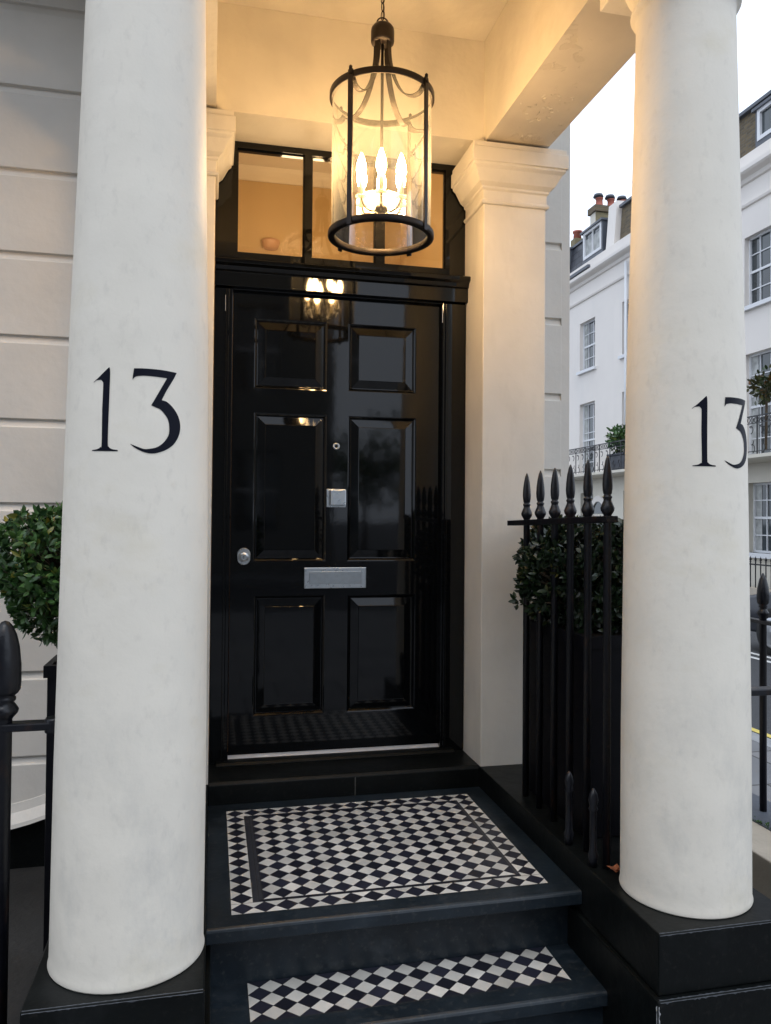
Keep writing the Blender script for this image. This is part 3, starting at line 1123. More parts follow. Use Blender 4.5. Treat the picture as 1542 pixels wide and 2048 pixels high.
# ---- curled flakes of paint on the soffit
rnd = random.Random(11)
mb = MB()
for k in range(60):
    cx_ = XR + .145 + rnd.gauss(0, .05)
    cy_ = 2.98 + rnd.gauss(0, .10)
    cx_ = min(max(cx_, XR + .03), XR + PW - .02)
    a = rnd.uniform(0, 2 * PI)
    L, W = rnd.uniform(.006, .022), rnd.uniform(.003, .007)
    d = Vector((math.cos(a), math.sin(a), 0)); e = Vector((-d.y, d.x, 0))
    p = Vector((cx_, cy_, 3.2615))
    n_ = 4
    prev = None
    for i in range(n_ + 1):
        s = i / n_ - .5
        wv = W * (1 - abs(s) * 1.4) * .5
        q0 = p + d * L * s - e * wv
        q1 = p + d * L * s + e * wv + Vector((0, 0, -rnd.uniform(.001, .003)))
        if prev:
            mb.quad([prev[0], q0, q1, prev[1]])
        prev = (q0, q1)
mb.build('paint_flakes', M['stucco'], porch, fixn=False)

# ================================================================ LANTERN
LX, LY = .583, 2.78
lan = tag(empty('hanging_lantern', (LX, LY, 2.6)), 'large lit bronze and glass lantern hanging on a chain in the porch', 'lantern')
RG = .190
ZB_, ZT_ = 2.615, 3.118
def ring(z0, z1, ri, ro, name, bev=.003):
    m_ = MB()
    n = 72
    prof = [(ri, z0), (ro, z0), (ro, z1), (ri, z1)]
    rs = [[m_.b.verts.new((LX + r * math.cos(2 * PI * i / n), LY + r * math.sin(2 * PI * i / n), z)) for i in range(n)] for r, z in prof]
    for k in range(4):
        a, b_ = rs[k], rs[(k + 1) % 4]
        for i in range(n):
            f = m_.b.faces.new((a[i], a[(i + 1) % n], b_[(i + 1) % n], b_[i]))
            f.smooth = True
    o = m_.build(name, M['bronze'], lan, bevel=bev)
    return o
ring(ZB_ - .012, ZB_ + .012, RG - .024, RG + .002, 'bottom_ring', .006)
ring(ZT_ - .012, ZT_ + .012, RG - .008, RG, 'top_ring')
mb = MB()
n = 96
for rr in (RG - .0105,):
    a = [mb.b.verts.new((LX + rr * math.cos(2 * PI * i / n), LY + rr * math.sin(2 * PI * i / n), ZB_ + .010)) for i in range(n)]
    b_ = [mb.b.verts.new((LX + rr * math.cos(2 * PI * i / n), LY + rr * math.sin(2 * PI * i / n), ZT_ - .004)) for i in range(n)]
    for i in range(n):
        f = mb.b.faces.new((a[i], a[(i + 1) % n], b_[(i + 1) % n], b_[i]))
        f.smooth = True
mb.build('glass_cylinder', M['lglass'], lan)
AZ = [R(-52), R(-52 + 90), R(-52 + 180), R(-52 + 270)]
AZ = [R(-136), R(-49), R(44), R(131)]
for a in AZ:
    c_, s_ = math.cos(a), math.sin(a)
    rr = RG + .003
    m_ = MB()
    rot = Matrix.Translation((LX, LY, 0)) @ Matrix.Rotation(a, 4, 'Z')
    m_.box(rr - .004, rr + .003, -.0095, .0095, ZB_ - .018, ZT_ + .014, bevel=.0012, rot=rot)
    m_.box(rr - .002, rr + .007, -.005, .005, ZT_ - .005, ZT_ + .004, bevel=.001, rot=rot)
    m_.lathe([(.006, ZT_ + .014), (.006, ZT_ + .024), (.003, ZT_ + .028)], (LX + rr * c_, LY + rr * s_), 12)
    m_.build('strap', M['bronze'], lan)
    m_ = MB()
    pr = [(.030, 3.335), (.030, 3.29), (.034, 3.25), (.042, 3.215), (.055, 3.175), (.075, 3.135), (.102, 3.102), (.135, 3.085), (.165, 3.088), (RG - .008, 3.108)]
    fine = []
    for (p0, p1, p2, p3) in zip([pr[0]] + pr[:-2], pr[:-1], pr[1:], pr[2:] + [pr[-1]]):
        for k in range(4):
            s = k / 4
            f_ = lambda i: .5 * ((2 * p1[i]) + (-p0[i] + p2[i]) * s + (2 * p0[i] - 5 * p1[i] + 4 * p2[i] - p3[i]) * s * s + (-p0[i] + 3 * p1[i] - 3 * p2[i] + p3[i]) * s**3)
            fine.append((f_(0), f_(1)))
    fine.append(pr[-1])
    m_.tube([(LX + r * c_, LY + r * s_, z) for r, z in fine], .01, flat=(.021, .005))
    m_.build('scroll_arm', M['bronze'], lan)
mb = MB()
mb.lathe([(.030, 3.315), (.041, 3.320), (.0425, 3.328), (.0425, 3.362), (.041, 3.372), (.034, 3.382), (.018, 3.386)], (LX, LY), 36)
mb.build('cap', M['bronze'], lan)
mb = MB()
pts = [(LX + .021 * math.cos(t_), LY, 3.392 + .021 * math.sin(t_)) for t_ in [PI * k / 12 * 1.0 for k in range(-2, 15)]]
mb.tube(pts, .0028, 8)
mb.build('loop', M['bronze'], lan)
mb = MB()   # chain to the ceiling
zc = 3.404
k = 0
while zc < 3.70:
    pts = []
    for i in range(16):
        t_ = 2 * PI * i / 16
        dx = .0075 * math.cos(t_)
        dz = .0175 * math.sin(t_) 
        ang = R(40) if k % 2 else R(130)
        pts.append((LX + dx * math.cos(ang), LY + dx * math.sin(ang), zc + .018 + dz))
    mb.tube(pts, .0019, 6, closed=True)
    zc += .030
    k += 1
mb.tube([(LX + .002 * math.sin(i), LY + .002 * math.cos(i), 3.386 + i * .033) for i in range(11)], .0016, 6)
mb.build('chain', M['bronze'], lan)
mb = MB()
mb.lathe([(.055, 3.7145), (.055, 3.705), (.04, 3.695), (.012, 3.69)], (LX, LY), 32)
mb.build('ceiling_rose', M['bronze'], lan)
mb = MB()
mb.tube([(LX, LY, 2.70), (LX, LY, 3.33)], .0055, 10)
mb.build('rod', M['bronze'], lan)
mb = MB()
mb.lathe([(.004, 2.672), (.016, 2.68), (.020, 2.690), (.012, 2.70), (.024, 2.708), (.022, 2.718), (.010, 2.73), (.008, 2.75)], (LX, LY), 24)
mb.build('hub', M['bronze'], lan)
for k in range(6):
    a = R(18 + 60 * k)
    c_, s_ = math.cos(a), math.sin(a)
    rc = .082
    q = (LX + rc * c_, LY + rc * s_)
    m_ = MB()
    pts = [(LX + r * c_, LY + r * s_, z) for r, z in ((.012, 2.715), (.025, 2.702), (.045, 2.698), (.062, 2.704), (.075, 2.718), (rc, 2.738))]
    m_.tube(pts, .0032, 8)
    ca = m_.build('candle_arm', M['bronze'], lan)
    m_ = MB()
    m_.lathe([(.006, 2.734), (.021, 2.741), (.022, 2.744), (.009, 2.742)], q, 24)
    m_.build('drip_cup', M['crystal'], ca)
    m_ = MB()
    m_.lathe([(.0095, 2.741), (.0095, 2.800), (.007, 2.803)], q, 20)
    m_.build('candle', M['candle'], ca)
    m_ = MB()
    m_.lathe([(.006, 2.803), (.013, 2.813), (.018, 2.832), (.017, 2.852), (.010, 2.878), (.002, 2.898)], q, 20)
    m_.build('bulb', M['bulb'], ca)
    m_ = MB()
    m_.lathe([(.001, 2.700), (.006, 2.708), (.0035, 2.718), (.001, 2.731)], q, 8, smooth=False)
    m_.build('crystal_drop', M['crystal'], ca)

# ================================================================ RAILINGS
def spear(c, z0, zr, ztop, hw=.0, bar=.011, head=.019, seg=16):
    """round bar, moulded collar and leaf-shaped spear head"""
    m_ = MB()
    m_.lathe([(bar, z0), (bar, zr + .010), (bar * 1.2, zr + .014), (bar * 1.65, zr + .024), (bar * 1.75, zr + .032), (bar * 1.45, zr + .042), (bar * 1.05, zr + .054), (bar * .95, zr + .060), (bar * 1.15, zr + .064), (bar * 1.15, zr + .069),
              (bar * .85, zr + .072), (bar * 1.05, zr + .078), (bar * 1.22, zr + .090), (bar * 1.28, zr + .104), (bar * 1.18, zr + .128), (bar * .92, zr + .155), (bar * .58, zr + (ztop - zr) * .92), (bar * .2, ztop - .003), (.0005, ztop)], c, seg)
    return m_

ra = tag(empty('side_railing', (1.21, 2.6, ZC)), 'black iron railing with spear heads in front of the clipped bush, beside the landing', 'railing')
mb = MB()
mb.extrude_profile([(1.197, 0), (1.223, 0), (1.223, .010), (1.197, .010)], 0, 1, 'Y')
mb.b.free()
mb = MB()
# top rail rises very slightly towards the column
P0, P1 = (3.085, 1.583), (2.24, 1.603)
vs = []
for y, zz in (P0, P1):
    vs.append([mb.b.verts.new(p) for p in ((1.190, y, zz - .014), (1.230, y, zz - .014), (1.230, y, zz + .007), (1.190, y, zz + .007))])
for i in range(4):
    mb.b.faces.new((vs[0][i], vs[0][(i + 1) % 4], vs[1][(i + 1) % 4], vs[1][i]))
mb.b.faces.new(vs[0]); mb.b.faces.new(vs[1])
mb.build('top_rail', M['iron'], ra, bevel=.002)
mb = MB()
mb.extrude_profile([(1.212, 3.066), (1.375, 3.066), (1.375, 3.301), (1.357, 3.301), (1.357, 3.082), (1.212, 3.082)], 1.572, 1.588, 'Z')
mb.build('rail_bracket', M['iron'], ra)
for k in range(6):
    y = 2.9245 - .1308 * k
    zr = P0[1] + (P1[1] - P0[1]) * (P0[0] - y) / (P0[0] - P1[0])
    m_ = spear((1.21 + random.uniform(-.0012, .0012), y + random.uniform(-.002, .002)), ZC, zr, zr + (.192 if k < 4 else .198), bar=.0125, head=.0225)
    m_.build('spear_bar', M['iron'], ra)
for y in (2.463, 2.291):   # short dog bars
    m_ = MB()
    b0 = ZC
    m_.lathe([(.014, b0), (.014, b0 + .02), (.017, b0 + .035), (.012, b0 + .05), (.011, b0 + .17), (.015, b0 + .178), (.011, b0 + .186), (.016, b0 + .205), (.012, b0 + .225), (.003, b0 + .242)], (1.175, y), 16)
    m_.build('short_spike', M['iron'], ra)

# front railing, left of the left column
def front_rail(xa, xb, bars, label, bracket_x, posts=()):
    o = tag(empty('front_railing', ((xa + xb) / 2, 2.1, 0)), label, 'railing')
    m_ = MB()
    m_.box(xa, xb, 2.080, 2.120, 1.072, 1.092, bevel=.004)
    m_.build('top_rail', M['iron'], o)
    m_ = MB()
    m_.lathe([(.020, 1.064), (.021, 1.068), (.021, 1.096), (.018, 1.10)], (bracket_x, 2.1), 18)
    m_.build('rail_end', M['iron'], o)
    for x in bars:
        m_ = MB()
        r_ = .0195
        zt = 1.340
        m_.lathe([(r_, .05), (r_, 1.10), (r_ * 1.1, 1.104), (.032, 1.116), (.034, 1.124), (.028, 1.134), (.022, 1.142), (.027, 1.147), (.027, 1.153), (.023, 1.157), (.031, 1.163), (.037, 1.172),
                  (.0385, 1.195), (.0375, 1.235), (.0335, 1.275), (.027, 1.305), (.018, 1.326), (.009, 1.337), (.001, zt)], (x, 2.1), 24)
        m_.build('spear_bar', M['iron'], o)
    return o
front_rail(-3.2, -.372, [-.488 - .16 * k for k in range(16)], 'thick black railing cut by the left edge, joined to the left column', -.374)
front_rail(1.552, 2.45, [1.765 + .16 * k for k in range(5)], 'black railing rail end joined to the right column, by the right edge', 1.554)
# low stone under the left railing
# side-street railing on its blue-grey kerb, beyond the area
o = tag(empty('street_railing', (2.6, 4, .2)), 'thin black spear railing beyond the right column, on a stone kerb', 'railing')
mb = MB(); mb.box(2.58, 2.62, 1.95, 8.9, 1.10, 1.118, bevel=.003); mb.build('top_rail', M['iron'], o)
for k in range(40):
    y = 3.335 + .15 * (k - 8)
    m_ = MB()
    m_.lathe([(.0165, .2), (.0165, 1.13), (.027, 1.148), (.028, 1.155), (.018, 1.168), (.016, 1.178), (.022, 1.184), (.017, 1.19), (.026, 1.20), (.029, 1.225), (.026, 1.27), (.017, 1.315), (.003, 1.345)], (2.6, y), 12)
    m_.build('spear_bar', M['iron'], o)
o = tag(empty('area_wall', (2.4, 5, 0)), 'low beige stone wall edging the sunk area right of the plinth', 'wall')
mb = MB(); mb.box(2.25, 2.475, 1.95, 9, -1.3, .2, bevel=.006); mb.build('coping', M['beige'], o)
mb = MB(); mb.box(2.476, 2.72, 1.95, 9, -.2, .204, bevel=.006); mb.build('kerb_stone', M['blue_stone'], o)
mb = MB()
rnd = random.Random(3)
for k in range(500):
    y = rnd.uniform(2.6, 4.6); x = 2.478 + rnd.gauss(0, .012); zz = .204
    s_ = rnd.uniform(.004, .012)
    a = rnd.uniform(0, 6.28)
    mb.quad([(x, y, zz), (x + s_ * math.cos(a), y + s_ * math.sin(a), zz + s_), (x + s_ * math.cos(a + 1), y + s_ * math.sin(a + 1), zz + s_ * .9)])
tag(mb.build('moss', M['grass'], kind='stuff', fixn=False), 'green moss in the joint of the low stone wall', 'moss', kind='stuff')

# ================================================================ PLANTERS AND CLIPPED BUSHES
def leaf(mb, p, d, L, W, rnd):
    d = d.normalized()
    sd_ = d.cross(Vector((rnd.uniform(-1, 1), rnd.uniform(-1, 1), rnd.uniform(-1, 1))))
    if sd_.length < .05:
        sd_ = d.orthogonal()
    sd_.normalize()
    nn = d.cross(sd_)
    c = nn * (-L * .12)
    v = [p, p + d * L * .35 + sd_ * W * .5 + nn * W * .12, p + d * L * .72 + sd_ * W * .42 + c * .5 + nn * W * .10, p + d * L + c, p + d * L * .72 - sd_ * W * .42 + c * .5 + nn * W * .10, p + d * L * .35 - sd_ * W * .5 + nn * W * .12]
    m_ = p + d * L * .45 + c * .2
    V = [mb.b.verts.new(x) for x in v]
    mid1 = mb.b.verts.new(p + d * L * .35)
    mid2 = mb.b.verts.new(p + d * L * .72 + c * .5)
    for q in ((V[0], V[1], mid1), (V[0], mid1, V[5]), (V[1], V[2], mid2, mid1), (mid1, mid2, V[4], V[5]), (V[2], V[3], mid2), (mid2, V[3], V[4])):
        f = mb.b.faces.new(q)
        f.smooth = True

def bush(name, c, rx, ry, rz, n, label, m, seed, L=.036, W=.015, stem=None, boxy=2.6):
    rnd = random.Random(seed)
    o = tag(empty(name, (c[0], c[1], c[2] - rz)), label, 'bush', 'clipped bushes in planters beside the porch')
    mb = MB()
    lumps = [(Vector((rnd.gauss(0, 1), rnd.gauss(0, 1), rnd.gauss(0, 1))).normalized(), rnd.uniform(-.17, .14)) for _ in range(30)]
    twigs = MB()
    for k in range(n):
        d = Vector((rnd.gauss(0, 1), rnd.gauss(0, 1), rnd.gauss(0, 1))).normalized()
        # superellipsoid radius: a clipped, slightly boxy ball
        s = (abs(d.x) ** boxy + abs(d.y) ** boxy + abs(d.z) ** boxy) ** (-1 / boxy)
        f = 1 + sum(a * max(0, d.dot(q)) ** 6 for q, a in lumps)
        depth = 1 - (rnd.random() ** 1.7) * .45 + (rnd.uniform(0, .10) if rnd.random() < .10 else 0)
        if m is M['leaf'] and d.z < -.45 and rnd.random() < .45:
            continue
        r_ = s * f * depth
        p = Vector((c[0] + d.x * rx * r_, c[1] + d.y * ry * r_, c[2] + d.z * rz * r_))
        # a whorl of leaves at a shoot tip
        out = (d + Vector((rnd.gauss(0, .5), rnd.gauss(0, .5), rnd.gauss(.25, .5)))).normalized()
        m_n = rnd.randint(4, 7)
        ort = out.orthogonal().normalized()
        ort2 = out.cross(ort)
        a0 = rnd.uniform(0, 6.28)
        for i in range(m_n):
            a = a0 + 2 * PI * i / m_n
            dd = out * rnd.uniform(.3, .9) + (ort * math.cos(a) + ort2 * math.sin(a)) * rnd.uniform(.6, 1)
            ll = L * rnd.uniform(.7, 1.15)
            leaf(mb, p + out * rnd.uniform(-.006, .006), dd, ll, W * rnd.uniform(.8, 1.2), rnd)
        if k % 3 == 0:
            q0 = Vector((c[0], c[1], c[2] - rz * .55)).lerp(p, .45)
            twigs.tube([q0, q0.lerp(p, .55) + Vector((rnd.gauss(0, .01), rnd.gauss(0, .01), 0)), p], .0013, 4)
    mb.build('foliage', m, o, fixn=False)
    twigs.build('twigs', M['bark'], o)
    if stem:
        s_ = MB()
        s_.tube(stem, .011, 8)
        s_.build('stem', M['bark'], o)
    return o

bush('topiary_bush', (-.415, 2.90, 1.400), .275, .26, .235, 2000, 'clipped green bush standing behind the left column', M['leaf'], 5, boxy=3.0,
     stem=[(-.47, 2.9, 1.02), (-.475, 2.9, 1.12), (-.465, 2.9, 1.22), (-.43, 2.9, 1.34)])
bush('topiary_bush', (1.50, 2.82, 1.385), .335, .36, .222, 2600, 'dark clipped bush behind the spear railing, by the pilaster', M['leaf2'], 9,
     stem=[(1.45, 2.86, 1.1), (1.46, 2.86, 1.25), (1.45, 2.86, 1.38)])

def planter(name, c, wx, wy, z0, z1, label):
    o = tag(empty(name, (c[0], c[1], z0)), label, 'planter', 'tall black planters beside the porch')
    m_ = MB()
    rings = []
    for k, zz in ((.99, z0), (1, z1 - .04)):
        rings.append([m_.b.verts.new((c[0] + sx * wx / 2 * k, c[1] + sy * wy / 2 * k, zz)) for sx, sy in ((-1, -1), (1, -1), (1, 1), (-1, 1))])
    for i in range(4):
        m_.b.faces.new((rings[0][i], rings[0][(i + 1) % 4], rings[1][(i + 1) % 4], rings[1][i]))
    m_.b.faces.new(rings[0])
    m_.build('body', M['planter'], o, bevel=.004)
    m_ = MB()
    ax, ay = wx / 2 + .010, wy / 2 + .010
    rx, ry = ax - .022, ay - .022
    for x0, x1, y0, y1 in ((-ax, ax, -ay, -ry), (-ax, ax, ry, ay), (-ax, -rx, -ry, ry), (rx, ax, -ry, ry)):
        m_.box(c[0] + x0, c[0] + x1, c[1] + y0, c[1] + y1, z1 - .04, z1)
    m_.build('rim', M['planter'], o)
    m_ = MB()
    m_.box(c[0] - rx, c[0] + rx, c[1] - ry, c[1] + ry, z1 - .04, z1 - .02)
    m_.build('soil', M['bark'], o)
planter('tall_planter', (-.425, 2.92), .20, .20, .16, 1.10, 'tall black planter half hidden behind the left column')
planter('tall_planter', (1.428, 2.74), .366, .52, ZC, 1.20, 'long black planter behind the spear railing')

# fallen leaf
mb = MB()
rnd = random.Random(2)
cx_, cy_, cz_ = 1.222, 2.235, ZC + .004
for k, (a, L) in enumerate(((0, .028), (.9, .024), (2.0, .026), (3.0, .03), (4.2, .02), (5.3, .024))):
    d = Vector((math.cos(a), math.sin(a), .25 + .35 * (k % 2)))
    e = Vector((-math.sin(a), math.cos(a), .2))
    p = Vector((cx_, cy_, cz_))
    mb.quad([p, p + d * L * .5 + e * L * .4, p + d * L, p + d * L * .5 - e * L * .35 + Vector((0, 0, .006))])
tag(mb.build('fallen_leaf', M['autumn'], fixn=False), 'curled orange dead leaf lying on the black plinth by the right column', 'leaf')

# ================================================================ TERRACE ACROSS THE SIDE STREET (faces -X, at X = 13)
XT = 13.0
def PT(u, v, d):     # u = Y along the street
    return (XT + d, u, v)

def sash(parent, u0, u1, v0, v1, rows, cols, deep=.16, french=False):
    """glass, frame and glazing bars of one window"""
    fr_ = MB()
    t_ = .055
    X0 = XT + deep
    for q in ((u0, u0 + t_, v0, v1), (u1 - t_, u1, v0, v1), (u0 + t_, u1 - t_, v0, v0 + t_), (u0 + t_, u1 - t_, v1 - t_, v1)):
        fr_.box(X0 - .03, X0 + .05, q[0], q[1], q[2], q[3])
    vm = (v0 + v1) / 2
    fr_.box(X0 - .02, X0 + .05, u0 + t_, u1 - t_, vm - .03, vm + .03)
    for c in range(1, cols):
        uc = u0 + (u1 - u0) * c / cols
        fr_.box(X0 - .01, X0 + .04, uc - .014, uc + .014, v0 + t_, v1 - t_)
    for r_ in range(1, rows):
        vc = v0 + (v1 - v0) * r_ / rows
        if abs(vc - vm) > .05:
            fr_.box(X0 - .008, X0 + .038, u0 + t_, u1 - t_, vc - .013, vc + .013)
    f_ = fr_.build('window', M['tframe'], parent)
    g_ = MB()
    g_.box(X0 + .02, X0 + .03, u0 + .02, u1 - .02, v0 + .02, v1 - .02)
    g_.build('pane', M['tglass'], f_)
    if french is not None and random.random() < .6:
        c_ = MB()
        k = random.uniform(.18, .34)
        for a_, b2 in ((u0 + .05, u0 + (u1 - u0) * k), (u1 - (u1 - u0) * k, u1 - .05)):
            c_.box(X0 + .012, X0 + .018, a_, b2, v0 + .05, v1 - .05)
        c_.build('curtain', M['curtain'], f_)
    return f_

def terrace_house(name, ya, yb, lefts, label, attic, roofmat, front=None):
    """ya..yb along the street; lefts = far jambs of the window bays"""
    h = tag(empty(name, (XT, (ya + yb) / 2, 0)), label, 'house', 'white terraced houses across the side street')
    holes_hi, holes_lo = [], []
    for L in lefts:
        holes_hi += [(L - 1.17, L, 6.93, 8.69), (L - 1.17, L, 3.10, 5.74)]
        holes_lo += [(L - 1.05, L - .1, .80, 2.52)]
    m_ = MB()
    grid_face(m_, ya, yb, 3.02, 10.80, holes_hi, PT, depth=.16)
    m_.quad([PT(ya, 10.8, 0), PT(yb, 10.8, 0), PT(yb, 10.8, .35), PT(ya, 10.8, .35)])
    m_.quad([PT(ya, 10.3, .35), PT(yb, 10.3, .35), PT(yb, 10.8, .35), PT(ya, 10.8, .35)])
    m_.build('upper_wall', M['terr'], h, fixn=False)
    m_ = MB()
    grid_face(m_, ya, yb, -.8, 3.02, holes_lo, PT, depth=.2)
    m_.build('ground_floor_wall', M['terr_low'], h, fixn=False)
    for L in lefts:
        sash(h, L - 1.17, L, 6.93, 8.69, 4, 3)
        sash(h, L - 1.17, L, 3.10, 5.74, 5, 3)
        sash(h, L - 1.05, L - .1, .80, 2.52, 4, 2, deep=.2)
        s_ = MB()
        s_.box(XT - .10, XT + .16, L - 1.28, L + .1, 6.83, 6.93)
        s_.build('sill', M['tframe'], h)
        s_ = MB()
        s_.box(XT - .10, XT + .2, L - 1.2, L + .05, .68, .80)
        s_.build('sill', M['tframe'], h)
    # string course, cornice, parapet
    m_ = MB()
    m_.extrude_profile([(XT + .01, 9.44), (XT - .05, 9.46), (XT - .07, 9.52), (XT - .04, 9.54), (XT + .01, 9.56)], ya, yb, 'Y')
    m_.build('string_course', M['terr'], h)
    m_ = MB()
    m_.extrude_profile([(XT + .01, 10.02), (XT - .06, 10.05), (XT - .10, 10.14), (XT - .24, 10.20), (XT - .28, 10.24), (XT - .28, 10.34), (XT - .22, 10.38), (XT + .01, 10.42)], ya, yb, 'Y')
    m_.build('cornice', M['terr'], h)
    # roof
    if attic == 'slate':
        m_ = MB()
        m_.extrude_profile([(XT + .20, 10.7), (XT + .46, 12.02), (XT + 1.6, 12.30), (XT + 5, 12.4), (XT + 5, 10.7)], ya, yb, 'Y')
        m_.build('roof', M['slate_roof'], h)
        m_ = MB()
        m_.box(XT + .40, XT + .52, ya, yb, 11.99, 12.08)
        m_.build('ridge', M['lead_roof'], h)
        m_ = MB(); m_.box(XT - .30, XT - .2, 25.3, yb, 10.40, 10.50); m_.build('gutter', M['lead_roof'], h)
    else:
        m_ = MB()
        m_.extrude_profile([(XT + .20, 10.7), (XT + .30, 12.03), (XT + 5, 12.2), (XT + 5, 10.7)], ya, yb, 'Y')
        m_.build('roof', M['brick_y'], h)
        m_ = MB()
        m_.box(XT + .18, XT + 5.1, ya, yb, 12.03, 12.12)
        m_.build('ridge', M['lead_roof'], h)
    for L in lefts:
        if abs(L - 23.45) < .01:
            continue
        d0, d1 = (L - 1.45, L - .05) if attic == 'slate' else (L - 1.45, L - .35)
        zt_ = 11.98 if attic == 'slate' else 11.78
        m_ = MB()
        m_.box(XT + .10, XT + 1.0, d0 - .06, d0 + .02, 10.75, zt_)
        m_.box(XT + .10, XT + 1.0, d1 - .02, d1 + .06, 10.75, zt_)
        m_.box(XT + .10, XT + 1.0, d0 + .02, d1 - .02, 10.75, 11.0)
        m_.box(XT + .02, XT + 1.1, d0 - .12, d1 + .12, zt_, zt_ + .07)
        dm = m_.build('dormer', M['lead_roof'], h)
        f_ = MB()
        for q in ((d0 + .02, d0 + .12, 11.0, zt_), (d1 - .12, d1 - .02, 11.0, zt_), (d0 + .12, d1 - .12, 11.0, 11.1), (d0 + .12, d1 - .12, zt_ - .09, zt_)):
            f_.box(XT + .08, XT + .2, *q)
        uc = (d0 + d1) / 2
        f_.box(XT + .09, XT + .18, uc - .02, uc + .02, 11.1, zt_ - .09)
        f_.build('dormer_frame', M['tframe'], dm)
        g_ = MB(); g_.box(XT + .15, XT + .16, d0 + .02, d1 - .02, 11.0, zt_); g_.build('pane', M['tglass'], dm)
        if attic == 'slate':
            g_ = MB(); g_.box(XT + .145, XT + .149, d0 + .14, d1 - .14, 11.12, 11.72); g_.build('blind', M['curtain'], dm)
    return h

bays = [26.5 - 3.05 * k for k in range(-5, 6)]
A_l = [b for b in bays if b > 24.2]
B_l = [b for b in bays if b < 24.2]
ta = terrace_house('terraced_house', 24.0, 42, A_l, 'white terraced house with slate mansard roof, seen between the pilaster and the right column', 'slate', M['slate_roof'])
tb = terrace_house('terraced_house', 8.0, 24.0, B_l, 'white terraced house with dark brick attic, on both sides of the right column', 'brick', M['brick_y'])
# white party upstand between the two roofs
mb = MB()
mb.extrude_profile([(XT + .02, 10.7), (XT + .14, 12.30), (XT + 5, 12.55), (XT + 5, 10.7)], 24.05, 24.62, 'Y')
mb.build('party_wall', M['terr'], tb)
# chimney stacks with pots
ch = MB()
ch.box(XT + 1.2, XT + 3.9, 27.62, 28.08, 11.5, 13.38)
cs = ch.build('chimney', M['brick_x'], ta)
ch = MB(); ch.box(XT + 1.12, XT + 3.98, 27.54, 28.16, 13.38, 13.62); ch.build('chimney_cap', M['brick_y'], cs)
ch = MB(); ch.box(XT + 1.18, XT + 1.199, 27.64, 28.06, 11.5, 13.37); ch.build('render_face', M['terr_low'], cs)
def pot(x, y, z, cowl=True):
    m_ = MB()
    m_.lathe([(.15, z), (.14, z + .08), (.125, z + .30), (.15, z + .31), (.15, z + .35), (.11, z + .36)], (x, y), 16)
    m_.build('chimney_pot', M['terra'], cs)
    if cowl:
        m_ = MB()
        m_.lathe([(.10, z + .36), (.10, z + .40), (.20, z + .39), (.16, z + .50), (.03, z + .55)], (x - .04, y), 16)
        m_.build('cowl', M['lead_roof'], cs)
pot(XT + 1.43, 27.8, 13.62)
pot(XT + 1.92, 27.8, 13.62)
pot(XT + 2.42, 27.8, 13.62)
m_ = MB()
m_.box(XT + 1.1, XT + 2.6, 29.2, 29.6, 12.2, 12.9); m_.build('chimney', M['brick_x'], ta)
m_ = MB(); m_.lathe([(.17, 12.9), (.15, 13.15), (.19, 13.17), (.19, 13.24)], (XT + 1.3, 29.4), 16); m_.build('chimney_pot', M['terra'], ta)
# rainwater pipe
mb = MB(); mb.tube([(XT - .09, 23.05, 3.3), (XT - .09, 23.05, 6.0), (XT - .09, 23.05, 9.9)], .05, 8); mb.build('drainpipe', M['tframe'], tb)
# arched doorway below the balcony
mb = MB()
n = 14
yc, zc_, r0, r1 = 25.0, 1.78, .42, .62
for i in range(n):
    a, b_ = PI * i / n, PI * (i + 1) / n
    mb.quad([(XT - .05, yc + r * math.cos(t_), zc_ + r * math.sin(t_)) for r, t_ in ((r0, a), (r1, a), (r1, b_), (r0, b_))])
    mb.quad([(XT - .05, yc + r1 * math.cos(a), zc_ + r1 * math.sin(a)), (XT - .05, yc + r1 * math.cos(b_), zc_ + r1 * math.sin(b_)), (XT, yc + r1 * math.cos(b_), zc_ + r1 * math.sin(b_)), (XT, yc + r1 * math.cos(a), zc_ + r1 * math.sin(a))])
for s_ in (-1, 1):
    mb.box(XT - .05, XT - .001, yc + s_ * r0, yc + s_ * r1, -.5, zc_)
arch = mb.build('doorway_surround', M['terr'], ta, fixn=False)
mb = MB()
vs = [mb.b.verts.new((XT - .012, yc + r0 * math.cos(PI * i / n), zc_ + r0 * math.sin(PI * i / n))) for i in range(n + 1)]
mb.b.faces.new(vs)
mb.quad([(XT - .012, yc - r0, -.5), (XT - .012, yc + r0, -.5), (XT - .012, yc + r0, zc_ - .08), (XT - .012, yc - r0, zc_ - .08)])
mb.build('street_door', M['tglass'], arch, fixn=False)

